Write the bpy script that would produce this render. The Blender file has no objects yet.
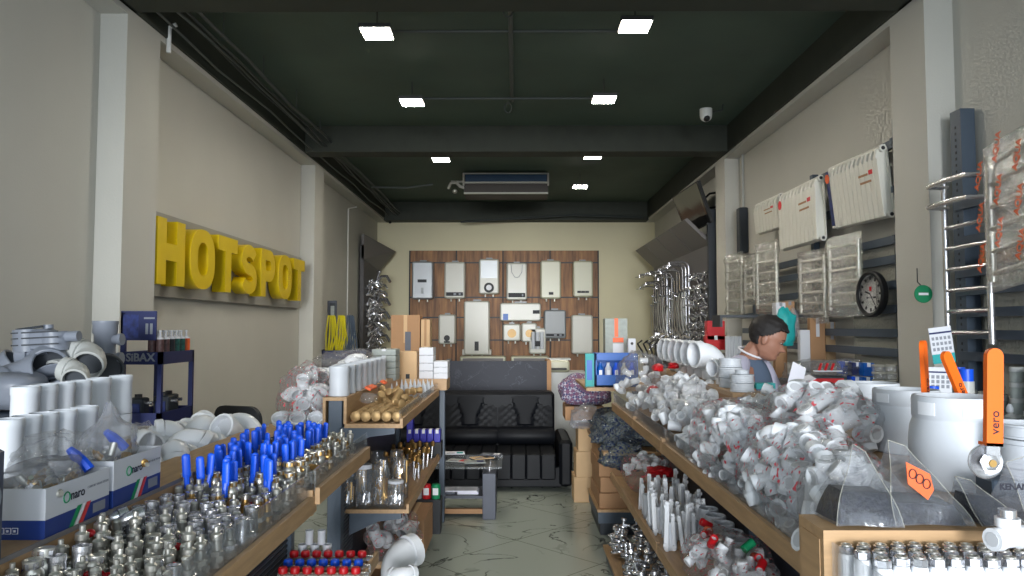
import bpy, math, random
from mathutils import Vector, Matrix, Euler, noise
random.seed(7)
R = random.random
def U(a, b): return a + (b - a) * random.random()
PI = math.pi
C = bpy.context.scene.collection

# ------------------------------------------------------------------ camera
CAM = Vector((0, 0, 1.6)); F = 740.0
PITCH = math.radians(3.02); YAW = math.radians(0.31)
cam = bpy.data.objects.new('camera', bpy.data.cameras.new('camera')); C.objects.link(cam)
cam.location = CAM; cam.rotation_euler = (PI/2 + PITCH, 0, YAW)
cam.data.sensor_width = 36; cam.data.lens = F / 1024 * 36; cam.data.clip_start = 0.05
bpy.context.scene.camera = cam
CR = Euler((PI/2 + PITCH, 0, YAW)).to_matrix()
def P(px, py, y):
    """world point at depth y along the sight line of a measured image position"""
    d = CR @ Vector(((px - 512) / F, (288 - py) / F, -1))
    return CAM + d * (y / d.y)

# ------------------------------------------------------------------ materials
MATS = {}
def lin(c):
    return tuple(((v/255)/12.92 if v/255 <= .04045 else (((v/255)+.055)/1.055)**2.4) for v in c)
def mat(name, rgb, rough=.5, metal=0, bump=0, bscale=60, var=0, vscale=6, alpha=1, spec=.5, coat=0, trans=0, ior=1.45, stretch=None):
    m = bpy.data.materials.new(name); m.use_nodes = True; n = m.node_tree.nodes; l = m.node_tree.links
    b = n['Principled BSDF']; col = (*lin(rgb), 1)
    b.inputs['Base Color'].default_value = col; b.inputs['Roughness'].default_value = rough
    b.inputs['Metallic'].default_value = metal; b.inputs['Specular IOR Level'].default_value = spec
    b.inputs['Coat Weight'].default_value = coat; b.inputs['Transmission Weight'].default_value = trans
    b.inputs['IOR'].default_value = ior; b.inputs['Alpha'].default_value = alpha
    tc = n.new('ShaderNodeTexCoord'); src = tc.outputs['Object']
    if stretch:
        mp = n.new('ShaderNodeMapping'); mp.inputs['Scale'].default_value = stretch
        l.new(src, mp.inputs['Vector']); src = mp.outputs['Vector']
    nz = n.new('ShaderNodeTexNoise'); nz.inputs['Scale'].default_value = vscale; nz.inputs['Detail'].default_value = 5
    l.new(src, nz.inputs['Vector'])
    if var:
        mx = n.new('ShaderNodeMix'); mx.data_type = 'RGBA'
        mx.inputs['A'].default_value = (*[min(1, c*(1+var)) for c in col[:3]], 1)
        mx.inputs['B'].default_value = (*[c*(1-var) for c in col[:3]], 1)
        rp = n.new('ShaderNodeMapRange'); rp.inputs[1].default_value = .3; rp.inputs[2].default_value = .7
        l.new(nz.outputs['Fac'], rp.inputs[0]); l.new(rp.outputs[0], mx.inputs['Factor']); l.new(mx.outputs['Result'], b.inputs['Base Color'])
    if bump:
        n2 = n.new('ShaderNodeTexNoise'); n2.inputs['Scale'].default_value = bscale; n2.inputs['Detail'].default_value = 4
        l.new(src, n2.inputs['Vector'])
        bp = n.new('ShaderNodeBump'); bp.inputs['Strength'].default_value = bump; bp.inputs['Distance'].default_value = .01
        l.new(n2.outputs['Fac'], bp.inputs['Height']); l.new(bp.outputs['Normal'], b.inputs['Normal'])
    MATS[name] = m; return m
mat('wall', (198, 196, 188), .8, bump=.12, bscale=90, var=.03, vscale=1.5)
mat('wall_lamp_lit', (218, 210, 178), .8, bump=.12, bscale=90, var=.03, vscale=1.5)  # wall paint warmed and lightened: lamp light put into the back wall's colour
mat('ceiling', (80, 96, 86), .75, bump=.1, var=.12, vscale=1.2)
mat('ceiling_light_frame', (60, 62, 62), .5)
mat('beam_black', (54, 58, 50), .7, var=.1)
mat('oak', (176, 142, 104), .5, var=.14, vscale=5, stretch=(12, 1.2, 12), bump=.06)
mat('oak_x', (176, 142, 104), .5, var=.14, vscale=5, stretch=(1.2, 12, 12), bump=.06)
mat('steel_blue', (70, 82, 96), .42, var=.06)
mat('steel_dark', (40, 46, 54), .5)
mat('perforated', (120, 128, 138), .5, metal=.3)
mat('pvc', (230, 232, 236), .33, bump=.03)
mat('pvc_b', (198, 202, 208), .45, bump=.03)
mat('pvc_in', (196, 198, 202), .6)  # discs in open white mouths, inner shade put into the colour
mat('grey_pvc', (128, 134, 146), .4, var=.05)
mat('pale_pvc', (176, 178, 176), .4, var=.05)
mat('rubber_bore_shade', (60, 64, 70), .6)  # rubber parts, and mouth discs with the pipe's inner shade painted in
mat('chrome', (214, 214, 218), .26, metal=.86)
mat('nickel', (206, 204, 196), .34, metal=.8)
mat('brass', (196, 158, 98), .33, metal=.9)
mat('brass_dull', (176, 146, 102), .5, metal=.6, var=.1)
mat('blue_plastic', (16, 82, 214), .4)
mat('violet_blue', (44, 40, 170), .4)
mat('cyan_blue', (0, 88, 176), .4)
mat('teal', (30, 150, 150), .5)
mat('red_plastic', (196, 24, 34), .4)
mat('orange_plastic', (236, 104, 24), .38)
mat('green_plastic', (10, 130, 84), .5)
mat('yellow_letter', (222, 190, 8), .45, var=.04)
mat('sign_back', (150, 148, 142), .35, var=.04)
mat('black_leather', (12, 14, 19), .5, spec=.2, bump=.1, bscale=120)
mat('black', (18, 19, 21), .5)
mat('dark', (36, 38, 42), .6)
mat('navy', (26, 36, 84), .45)
mat('navy_print', (30, 44, 100), .45, var=.5, vscale=30)
mat('carton', (164, 126, 92), .8, var=.06)
mat('carton_tan', (196, 164, 126), .8, var=.06)
mat('carton_white', (200, 202, 208), .6)
mat('paper', (226, 226, 236), .7)
mat('grey_card', (150, 156, 152), .7, var=.12, vscale=30)
mat('slate', (70, 74, 86), .5, var=.1)
mat('boiler_white', (190, 188, 176), .3)
mat('boiler_cream', (192, 190, 164), .3)
mat('boiler_silver', (150, 153, 156), .35, metal=.3)
mat('boiler_grey', (128, 132, 134), .35)
mat('panel_grey', (92, 90, 92), .55)
mat('panel_light', (116, 112, 112), .5)
mat('screen', (24, 25, 27), .12)
mat('skin', (146, 104, 86), .5, var=.06, vscale=12)
mat('hair', (22, 18, 18), .6, bump=.4, bscale=300)
mat('shirt', (78, 92, 112), .85, bump=.1, bscale=200)
mat('shirt_sleeve', (172, 170, 188), .85, bump=.1, bscale=200)
mat('shirt_trim', (214, 214, 220), .8)
mat('trouser', (34, 38, 50), .9)
mat('text_grey', (128, 132, 140), .5)
mat('text_dark', (26, 26, 40), .5)
mat('text_red', (206, 34, 40), .5)
mat('text_white', (232, 232, 236), .5)
mat('box_blue', (28, 54, 122), .45)
mat('flag_green', (10, 140, 84), .5)
mat('flag_red', (206, 60, 60), .5)
mat('sticker_orange', (224, 96, 44), .5)
mat('rad_white', (224, 222, 212), .3)
mat('white_light', (230, 230, 226), .5)
mat('cable', (52, 58, 58), .5)
mat('cable_light', (76, 82, 80), .5)
mat('ac_blue', (36, 66, 96), .5)
mat('ac_brown', (62, 56, 52), .6)
mat('ac_white', (178, 176, 166), .5)
mat('screw_dark', (9, 11, 26), .5, var=.9, vscale=70, bump=.5, bscale=110, spec=.3)
mat('yellow_hose', (200, 186, 30), .45)
mat('floral', (120, 96, 130), .8)
def checks():
    m = MATS['floral']; n = m.node_tree.nodes; l = m.node_tree.links; tc = n.new('ShaderNodeTexCoord'); a = n.new('ShaderNodeTexChecker'); a.inputs['Scale'].default_value = 55
    a.inputs['Color1'].default_value = (*lin((186, 182, 196)), 1); a.inputs['Color2'].default_value = (*lin((74, 78, 120)), 1)
    b = n.new('ShaderNodeTexChecker'); b.inputs['Scale'].default_value = 27; b.inputs['Color2'].default_value = (*lin((128, 92, 120)), 1)
    mp = n.new('ShaderNodeMapping'); mp.inputs['Rotation'].default_value = (.5, .7, .6); l.new(tc.outputs['Object'], mp.inputs[0])
    l.new(mp.outputs[0], a.inputs['Vector']); l.new(mp.outputs[0], b.inputs['Vector']); l.new(a.outputs['Color'], b.inputs['Color1']); l.new(b.outputs['Color'], n['Principled BSDF'].inputs['Base Color'])
checks()

def emis(name, rgb, s):
    m = bpy.data.materials.new(name); m.use_nodes = True; n = m.node_tree.nodes; n.clear()
    e = n.new('ShaderNodeEmission'); e.inputs[0].default_value = (*rgb, 1); e.inputs[1].default_value = s
    o = n.new('ShaderNodeOutputMaterial'); m.node_tree.links.new(e.outputs[0], o.inputs[0]); MATS[name] = m; return m
emis('lamp', (1, .93, .80), 78)
def film(name, rgb, gloss=.22, milk=.1, prints=None, bs=22, rough=.13, th=.66, bstr=1):
    """thin plastic film: mostly see-through, crinkled gloss, a little milk, sometimes printed"""
    m = bpy.data.materials.new(name); m.use_nodes = True; n = m.node_tree.nodes; l = m.node_tree.links; n.clear()
    o = n.new('ShaderNodeOutputMaterial'); t = n.new('ShaderNodeBsdfTransparent'); t.inputs[0].default_value = (.99, .99, .99, 1)
    g = n.new('ShaderNodeBsdfGlossy'); g.inputs['Roughness'].default_value = rough; g.inputs[0].default_value = (.9, .92, .95, 1)
    d = n.new('ShaderNodeBsdfDiffuse'); d.inputs[0].default_value = (*lin(rgb), 1)
    tc = n.new('ShaderNodeTexCoord'); nz = n.new('ShaderNodeTexNoise'); nz.inputs['Scale'].default_value = bs; nz.inputs['Detail'].default_value = 6
    nz.inputs['Distortion'].default_value = 1.5
    l.new(tc.outputs['Object'], nz.inputs['Vector'])
    b = n.new('ShaderNodeBump'); b.inputs['Strength'].default_value = bstr; b.inputs['Distance'].default_value = .03
    l.new(nz.outputs['Fac'], b.inputs['Height']); l.new(b.outputs[0], g.inputs['Normal']); l.new(b.outputs[0], d.inputs['Normal'])
    a = n.new('ShaderNodeMixShader'); lw = n.new('ShaderNodeLayerWeight'); lw.inputs[0].default_value = .35; l.new(b.outputs[0], lw.inputs['Normal']); mr = n.new('ShaderNodeMapRange'); mr.inputs[3].default_value = gloss*.2; mr.inputs[4].default_value = min(.8, gloss*2.2); l.new(lw.outputs['Fresnel'], mr.inputs[0]); l.new(mr.outputs[0], a.inputs[0]); l.new(t.outputs[0], a.inputs[1]); l.new(g.outputs[0], a.inputs[2])
    c = n.new('ShaderNodeMixShader'); c.inputs[0].default_value = milk; l.new(a.outputs[0], c.inputs[1]); l.new(d.outputs[0], c.inputs[2])
    out = c
    if prints:
        v = n.new('ShaderNodeTexNoise'); v.inputs['Scale'].default_value = 60; v.inputs['Detail'].default_value = 1.5
        mp = n.new('ShaderNodeMapping'); mp.inputs['Scale'].default_value = (1, 1.4, .8); mp.inputs['Rotation'].default_value = (.5, .6, .4)
        l.new(tc.outputs['Object'], mp.inputs[0]); l.new(mp.outputs[0], v.inputs['Vector'])
        r = n.new('ShaderNodeMath'); r.operation = 'GREATER_THAN'; r.inputs[1].default_value = th; l.new(v.outputs['Fac'], r.inputs[0])
        pd = n.new('ShaderNodeBsdfDiffuse'); pd.inputs[0].default_value = (*lin(prints), 1)
        e = n.new('ShaderNodeMixShader'); l.new(r.outputs[0], e.inputs[0]); l.new(c.outputs[0], e.inputs[1]); l.new(pd.outputs[0], e.inputs[2]); out = e
    l.new(out.outputs[0], o.inputs[0]); MATS[name] = m; return m
film('film', (240, 240, 244), .15, .055)
film('film_red', (240, 238, 240), .15, .055, prints=(214, 96, 104), th=.655)
film('film_grey', (186, 188, 196), .16, .2, bs=9, bstr=.35)
film('film_screw', (196, 200, 208), .18, .085, bs=12, bstr=.3)
film('film_navy', (136, 146, 146), .22, .5, prints=(40, 52, 88), th=.55)
film('film_rack', (196, 196, 180), .2, .1, bs=12)
film('film_rack_orange', (204, 200, 190), .22, .14, bs=12)
film('acrylic', (206, 216, 222), .2, .08, bs=1, bstr=.1)
film('glass_jar', (214, 222, 226), .16, .07, bs=2, bstr=.1)
film('film_pipe', (190, 188, 176), .16, .55, bs=20)

def wood_wall():
    m = bpy.data.materials.new('boiler_board'); m.use_nodes = True; n = m.node_tree.nodes; l = m.node_tree.links; b = n['Principled BSDF']
    tc = n.new('ShaderNodeTexCoord'); mp = n.new('ShaderNodeMapping'); mp.inputs['Scale'].default_value = (7, 7, .7)
    nz = n.new('ShaderNodeTexNoise'); nz.inputs['Scale'].default_value = 3; nz.inputs['Detail'].default_value = 7
    cr = n.new('ShaderNodeValToRGB'); cr.color_ramp.elements[0].color = (*lin((98, 62, 34)), 1); cr.color_ramp.elements[1].color = (*lin((168, 118, 70)), 1)
    cr.color_ramp.elements[0].position = .3; cr.color_ramp.elements[1].position = .72
    l.new(tc.outputs['Object'], mp.inputs[0]); l.new(mp.outputs[0], nz.inputs['Vector']); l.new(nz.outputs['Fac'], cr.inputs[0]); l.new(cr.outputs[0], b.inputs['Base Color'])
    b.inputs['Roughness'].default_value = .55; MATS['boiler_board'] = m
wood_wall()
def marble(name, base, vein, rot=0, tile=0, rough=.18, vs=1.3, grout=(150, 148, 138)):
    m = bpy.data.materials.new(name); m.use_nodes = True; n = m.node_tree.nodes; l = m.node_tree.links; b = n['Principled BSDF']
    tc = n.new('ShaderNodeTexCoord'); mp = n.new('ShaderNodeMapping'); mp.inputs['Rotation'].default_value = (0, 0, rot)
    l.new(tc.outputs['Object'], mp.inputs[0])
    nz = n.new('ShaderNodeTexNoise'); nz.inputs['Scale'].default_value = vs; nz.inputs['Detail'].default_value = 6; nz.inputs['Distortion'].default_value = 1.2
    l.new(mp.outputs[0], nz.inputs['Vector'])
    s = n.new('ShaderNodeMath'); s.operation = 'SUBTRACT'; s.inputs[1].default_value = .5; l.new(nz.outputs['Fac'], s.inputs[0])
    a = n.new('ShaderNodeMath'); a.operation = 'ABSOLUTE'; l.new(s.outputs[0], a.inputs[0])
    g = n.new('ShaderNodeMapRange'); g.inputs[1].default_value = 0; g.inputs[2].default_value = .012; l.new(a.outputs[0], g.inputs[0])
    n2 = n.new('ShaderNodeTexNoise'); n2.inputs['Scale'].default_value = 1.9; l.new(mp.outputs[0], n2.inputs['Vector'])
    g2 = n.new('ShaderNodeMapRange'); g2.inputs[1].default_value = .46; g2.inputs[2].default_value = .58; l.new(n2.outputs['Fac'], g2.inputs[0])
    mxm = n.new('ShaderNodeMath'); mxm.operation = 'MAXIMUM'; l.new(g.outputs[0], mxm.inputs[0]); l.new(g2.outputs[0], mxm.inputs[1])
    mx = n.new('ShaderNodeMix'); mx.data_type = 'RGBA'; mx.inputs['A'].default_value = (*lin(vein), 1); mx.inputs['B'].default_value = (*lin(base), 1)
    l.new(mxm.outputs[0], mx.inputs['Factor']); out = mx.outputs['Result']
    if tile:
        bt = n.new('ShaderNodeTexBrick'); bt.offset = 0; bt.inputs['Scale'].default_value = 1; bt.inputs['Mortar Size'].default_value = .004
        bt.inputs['Brick Width'].default_value = tile; bt.inputs['Row Height'].default_value = tile; bt.inputs['Mortar'].default_value = (*lin(grout), 1)
        l.new(mp.outputs[0], bt.inputs['Vector']); l.new(out, bt.inputs['Color1']); l.new(out, bt.inputs['Color2']); out = bt.outputs['Color']
    l.new(out, b.inputs['Base Color']); b.inputs['Roughness'].default_value = rough; MATS[name] = m
marble('floor_marble', (160, 168, 160), (60, 64, 62), PI/4, .8, .24, 1.5, (104, 108, 100))
marble('desk_marble', (34, 37, 48), (70, 72, 84), .4, 0, .65, 5)

# ------------------------------------------------------------------ mesh builder
class MB:
    def __init__(s): s.v = []; s.f = []; s.m = []; s.mats = []; s.sm = []
    def mi(s, m):
        if m not in s.mats: s.mats.append(m)
        return s.mats.index(m)
    def add(s, vs, fs, m, M=None, smooth=False):
        o = len(s.v); i = s.mi(m)
        s.v += [tuple(M @ Vector(v)) if M is not None else tuple(v) for v in vs]
        for f in fs: s.f.append([o + k for k in f]); s.m.append(i); s.sm.append(smooth)
        return s
    def box(s, x0, x1, y0, y1, z0, z1, m, M=None, b=0):
        if b and min(abs(x1-x0), abs(y1-y0), abs(z1-z0)) > 2.2*b:
            vs = []; fs = []
            for z, k in ((z0, 0), (z0, 1), (z1, 1), (z1, 0)):
                pass
            # rounded vertical + horizontal edges by rings of a chamfered box
            rings = [(z0, b), (z0+b, 0), (z1-b, 0), (z1, b)]
            for z, ins in rings:
                X0, X1, Y0, Y1 = x0+ins, x1-ins, y0+ins, y1-ins
                vs += [(X0+b, Y0, z), (X1-b, Y0, z), (X1, Y0+b, z), (X1, Y1-b, z), (X1-b, Y1, z), (X0+b, Y1, z), (X0, Y1-b, z), (X0, Y0+b, z)]
            for r in range(3):
                for k in range(8): fs.append((r*8+k, r*8+(k+1) % 8, r*8+8+(k+1) % 8, r*8+8+k))
            fs.append(tuple(range(7, -1, -1))); fs.append(tuple(range(24, 32)))
            return s.add(vs, fs, m, M)
        vs = [(x0,y0,z0),(x1,y0,z0),(x1,y1,z0),(x0,y1,z0),(x0,y0,z1),(x1,y0,z1),(x1,y1,z1),(x0,y1,z1)]
        return s.add(vs, [(0,3,2,1),(4,5,6,7),(0,1,5,4),(1,2,6,5),(2,3,7,6),(3,0,4,7)], m, M)
    def cb(s, c, d, m, M=None, b=0):
        return s.box(c[0]-d[0]/2, c[0]+d[0]/2, c[1]-d[1]/2, c[1]+d[1]/2, c[2]-d[2]/2, c[2]+d[2]/2, m, M, b)
    def lathe(s, prof, m, M=None, n=16, smooth=True, close=False):
        """prof: list of (r, z)"""
        vs = []; fs = []
        for r, z in prof:
            for k in range(n): a = 2*PI*k/n; vs.append((r*math.cos(a), r*math.sin(a), z))
        L = len(prof)
        for i in range(L-1 + (1 if close else 0)):
            j = (i+1) % L
            for k in range(n): fs.append((i*n+k, i*n+(k+1) % n, j*n+(k+1) % n, j*n+k))
        if not close:
            if prof[0][0] > 1e-5: fs.append(tuple(range(n-1, -1, -1)))
            if prof[-1][0] > 1e-5: fs.append(tuple((L-1)*n+k for k in range(n)))
        return s.add(vs, fs, m, M, smooth)
    def cyl(s, p0, p1, r, m, r1=None, n=12, smooth=True, M=None):
        p0 = Vector(p0); p1 = Vector(p1); d = p1-p0
        Q = Matrix.Translation(p0) @ d.to_track_quat('Z', 'Y').to_matrix().to_4x4()
        if M is not None: Q = M @ Q
        return s.lathe([(r, 0), (r1 if r1 is not None else r, d.length)], m, Q, n, smooth)
    def tube(s, pts, r, m, n=8, M=None, cap=True):
        pts = [Vector(p) for p in pts]; vs = []; fs = []; up = None
        for i, p in enumerate(pts):
            t = (pts[min(i+1, len(pts)-1)] - pts[max(i-1, 0)]).normalized()
            if up is None: up = Vector((0, 0, 1)) if abs(t.z) < .9 else Vector((1, 0, 0))
            a = t.cross(up).normalized(); bb = a.cross(t).normalized(); up = bb
            rr = r[i] if isinstance(r, (list, tuple)) else r
            for k in range(n): q = 2*PI*k/n; vs.append(p + a*rr*math.cos(q) + bb*rr*math.sin(q))
        for i in range(len(pts)-1):
            for k in range(n): fs.append((i*n+k, i*n+(k+1) % n, (i+1)*n+(k+1) % n, (i+1)*n+k))
        if cap: fs.append(tuple(range(n-1, -1, -1))); fs.append(tuple((len(pts)-1)*n+k for k in range(n)))
        return s.add(vs, fs, m, M, True)
    def ell(s, c, r, m, M=None, nu=14, nv=9):
        vs = [(c[0], c[1], c[2]-r[2])]; fs = []
        for j in range(1, nv):
            t = PI*j/nv - PI/2
            for i in range(nu): a = 2*PI*i/nu; vs.append((c[0]+r[0]*math.cos(t)*math.cos(a), c[1]+r[1]*math.cos(t)*math.sin(a), c[2]+r[2]*math.sin(t)))
        vs.append((c[0], c[1], c[2]+r[2])); L = len(vs)-1
        for i in range(nu): fs.append((0, 1+(i+1) % nu, 1+i)); fs.append((L, L-nu+i, L-nu+(i+1) % nu))
        for j in range(nv-2):
            for i in range(nu): a = 1+j*nu; fs.append((a+i, a+(i+1) % nu, a+nu+(i+1) % nu, a+nu+i))
        return s.add(vs, fs, m, M, True)
    def mesh(s, name):
        me = bpy.data.meshes.new(name); me.from_pydata(s.v, [], s.f)
        for m in s.mats: me.materials.append(MATS[m])
        me.polygons.foreach_set('material_index', s.m); me.polygons.foreach_set('use_smooth', s.sm); me.update()
        if any(s.sm):
            me.set_sharp_from_angle(angle=math.radians(42))
        return me
    def build(s, name, parent=None, loc=None, rot=None):
        o = bpy.data.objects.new(name, s.mesh(name)); C.objects.link(o)
        if parent is not None: o.parent = parent
        if loc is not None: o.location = loc
        if rot is not None: o.rotation_euler = rot
        return o
def tag(o, label, cat, group=None, kind=None):
    o['label'] = label; o['category'] = cat
    if group: o['group'] = group
    if kind: o['kind'] = kind
    return o
def thing(name, label, cat, loc=(0,0,0), rz=0, group=None, rot=None):
    o = bpy.data.objects.new(name, None); C.objects.link(o); o.location = loc; o.rotation_euler = rot or (0,0,rz)
    o.empty_display_size = .05
    return tag(o, label, cat, group)
def struct(name, mb):
    o = mb.build(name); o['kind'] = 'structure'; return o
def dup(src, loc=None, rot=None, label=None, group=None, scale=None):
    r = src.copy(); C.objects.link(r)
    if loc is not None: r.location = loc
    if rot is not None: r.rotation_euler = rot
    if scale is not None: r.scale = (scale,)*3 if not hasattr(scale, '__len__') else scale
    if label: r['label'] = label
    if group: r['group'] = group
    def rec(a, b):
        for ch in KIDS.get(a.name, []):
            c = ch.copy(); C.objects.link(c); c.parent = b; KIDS.setdefault(b.name, []).append(c)
            rec(ch, c)
    rec(src, r)
    return r
KIDS = {}
def index_kids(o):
    KIDS[o.name] = [c for c in bpy.data.objects if c.parent == o]
    for c in KIDS[o.name]: index_kids(c)
T = Matrix.Translation
def RX(a): return Matrix.Rotation(a, 4, 'X')
def RY(a): return Matrix.Rotation(a, 4, 'Y')
def RZ(a): return Matrix.Rotation(a, 4, 'Z')
def text(body, size, matname, parent, M, name='lettering', extrude=.001, bold=0, ax='CENTER'):
    cu = bpy.data.curves.new(name, 'FONT'); cu.body = body; cu.size = size; cu.extrude = extrude; cu.offset = bold
    cu.align_x = ax; cu.align_y = 'CENTER'; cu.resolution_u = 3
    t = bpy.data.objects.new('tmp', cu); C.objects.link(t)
    bpy.context.view_layer.update()
    me = bpy.data.meshes.new_from_object(t.evaluated_get(bpy.context.evaluated_depsgraph_get()))
    bpy.data.objects.remove(t); me.transform(M); me.materials.clear(); me.materials.append(MATS[matname])
    o = bpy.data.objects.new(name, me); C.objects.link(o); o.parent = parent; return o
def extr(loops, depth, matname, M, name, parent):
    cu = bpy.data.curves.new(name, 'CURVE'); cu.dimensions = '2D'; cu.fill_mode = 'BOTH'; cu.extrude = depth/2
    for lp in loops:
        sp = cu.splines.new('POLY'); sp.points.add(len(lp)-1); sp.use_cyclic_u = True
        for k, (x, y) in enumerate(lp): sp.points[k].co = (x, y, 0, 1)
    t = bpy.data.objects.new('tmp', cu); C.objects.link(t); bpy.context.view_layer.update()
    me = bpy.data.meshes.new_from_object(t.evaluated_get(bpy.context.evaluated_depsgraph_get()))
    bpy.data.objects.remove(t); me.transform(M); me.materials.clear(); me.materials.append(MATS[matname])
    o = bpy.data.objects.new(name, me); C.objects.link(o); o.parent = parent; return o
# frames that put lettering on a wall: x right along the face, y up, z out of the face
FACE_CAM = Matrix(((1,0,0,0),(0,0,-1,0),(0,1,0,0),(0,0,0,1)))       # faces -y (the camera)
FACE_PX = Matrix(((0,0,1,0),(1,0,0,0),(0,1,0,0),(0,0,0,1)))         # faces +x, text runs towards +y
FACE_NX = Matrix(((0,0,-1,0),(-1,0,0,0),(0,1,0,0),(0,0,0,1)))       # faces -x, text runs towards -y

# ================================================================== ROOM
XW = 2.6; XB = 2.43; YB = 13.8; Y0 = -1.6; ZC = 3.9; ZB = 3.6
struct('floor', MB().box(-XW-.1, XW+.1, Y0, YB+.1, -.1, 0, 'floor_marble'))
struct('ceiling', MB().box(-XW-.1, XW+.1, Y0, YB+.1, ZC, ZC+.1, 'ceiling'))
struct('wall_left', MB().box(-XW-.1, -XW, Y0, YB+.1, 0, ZC, 'wall'))
struct('wall_right', MB().box(XW, XW+.1, Y0, YB+.1, 0, ZC, 'wall'))
struct('wall_back', MB().box(-XW, XW, YB, YB+.1, 0, ZC, 'wall_lamp_lit'))
struct('wall_front', MB().box(-XW, XW, Y0, Y0+.1, 3.35, ZC, 'wall').box(-XW, -XW+.25, Y0, Y0+.1, 0, 3.35, 'wall').box(XW-.25, XW, Y0, Y0+.1, 0, 3.35, 'wall'))
for nm, s in (('left', -1), ('right', 1)):
    a, b = sorted((s*XB, s*XW))
    struct('trim_'+nm, MB().box(a, b, Y0+.1, YB, 3.56, ZB, 'wall'))
    struct('beam_'+nm, MB().box(a-(.02 if s > 0 else 0), b+(.02 if s < 0 else 0), Y0+.1, YB, ZB, ZC, 'beam_black'))
for k, (s, y0, y1) in enumerate(((-1, 4.525, 4.95), (-1, 8.86, 9.27), (1, 4.33, 4.73), (1, 8.55, 8.95))):
    a, b = sorted((s*XB, s*XW))
    struct('column_%d' % (k+1), MB().box(a, b, y0, y1, 0, 3.56, 'wall'))
for k, (y0, y1) in enumerate(((4.25, 4.6), (8.35, 8.62), (13.5, 13.8))):
    struct('ceiling_beam_%d' % (k+1), MB().box(-XB, XB, y0, y1, ZB if k < 2 else 3.56, ZC, 'beam_black'))

# ceiling lamps
lamps = [(377, 34), (635, 27), (412, 103), (604, 100), (441, 160), (593, 157), (580, 187)]
lab = ['nearest of the square white ceiling lamps on the side of the yellow sign', 'largest square ceiling lamp, on the radiator side of the ceiling',
       'second square ceiling lamp from the front in the row nearer the yellow sign', 'second square ceiling lamp from the front in the row nearer the radiators',
       'small square ceiling lamp above the bare end of the ceiling fan unit', 'small square ceiling lamp just above the fan unit on its radiator side',
       'farthest and smallest of the square ceiling lamps, beside the fan unit']
for (px, py), lb in zip(lamps, lab):
    p = P(px, py, 5); k = 2.08/(p.z-1.6); x, y = p.x*k, 5*k
    t = thing('ceiling_lamp', lb, 'ceiling lamp', (x, y, 3.68), group='square ceiling lamps')
    MB().box(-.11, .11, -.11, .11, .004, .035, 'ceiling_light_frame').box(-.004, .004, -.004, .004, .035, .2, 'ceiling_light_frame').build('lamp_frame', t)
    MB().box(-.1, .1, -.1, .1, -.002, .004, 'lamp').build('diffuser', t)
# conduits
def conduit(pts, r, m, label, cat='pipe', group=None, name='conduit'):
    o = MB().tube(pts, r, m, 8).build(name); return tag(o, label, cat, group)
p1 = P(508, 8, 5.2); 
conduit([(-.04, 4.7, 3.86), (-.04, 7.3, 3.86)], .018, 'cable_light', 'dark conduit running lengthwise along the middle of the black ceiling')
conduit([(-.94, 7.15, 3.84), (.86, 7.15, 3.84)], .014, 'cable_light', 'dark crosswise conduit between the second pair of ceiling lamps')
conduit([(-.98, 5.55, 3.86), (.9, 5.55, 3.86)], .012, 'cable_light', 'thin crosswise conduit between the two nearest ceiling lamps')
for i, (x, z, m) in enumerate(((-2.12, 3.70, 'cable_light'), (-2.16, 3.67, 'cable'), (-2.2, 3.66, 'cable_light'), (-2.24, 3.68, 'cable'), (-2.33, 3.63, 'cable_light'))):
    pts = [(x+.012*math.sin(k*1.9+i), 1.5+k*.6, z+.012*math.sin(k*1.3+i*2)) for k in range(21)]
    conduit(pts, .009 if i else .013, m, 'dark cable running along the top of the wall with the yellow sign', 'cable', 'cables along the ceiling edge', 'ceiling_cable')
for k, (x, y) in enumerate(((-2.1, 5.2), (-2.12, 6.1), (-2.11, 7.0), (-2.12, 7.9))):
    conduit([(x, y, 3.88), (x, y, 3.70)], .004, 'cable_light', 'thin hanger rod holding the ceiling cables', 'hanger', 'hanger rods of the ceiling cables', 'hanger_rod')
conduit([(-1.2, 10.6, 3.66), (-1.6, 10.7, 3.63), (-2.12, 10.8, 3.66)], .014, 'cable_light', 'dark cable from the ceiling fan unit to the wall cables', 'cable', name='ceiling_cable')
conduit([(-1.0, 13.3, 3.5), (0, 13.3, 3.56), (1.0, 13.3, 3.62), (2.3, 13.3, 3.58)], .02, 'cable', 'black cable sagging across the far ceiling edge', 'cable', name='ceiling_cable')
conduit([(-2.58, 11.3, 1.3), (-2.58, 11.3, 3.42), (-2.45, 11.3, 3.45)], .012, 'white_light', 'white conduit climbing the far end of the wall past the yellow sign')
conduit([(-2.41, 5.03, 3.5), (-2.41, 5.03, 3.68), (-2.36, 5.03, 3.7)], .016, 'white_light', 'short white pipe at the top of the column nearest the yellow sign')
for k, (px, py, y) in enumerate(((508, 10, 5.1), (508, 108, 7.3))):
    p = P(px, py, y); q = MB()
    q.tube([(math.cos(a)*.035, 0, math.sin(a)*.05) for a in [2*PI*j/14 for j in range(15)]], .006, 'cable_light', 6)
    q.cyl((0, 0, .05), (0, 0, 3.86-p.z), .005, 'cable_light', n=6)
    tag(q.build('cable_loop', loc=p), ['small loop of cable under the ceiling near the front', 'small loop of cable hanging where the two ceiling conduits meet'][k], 'cable')
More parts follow.
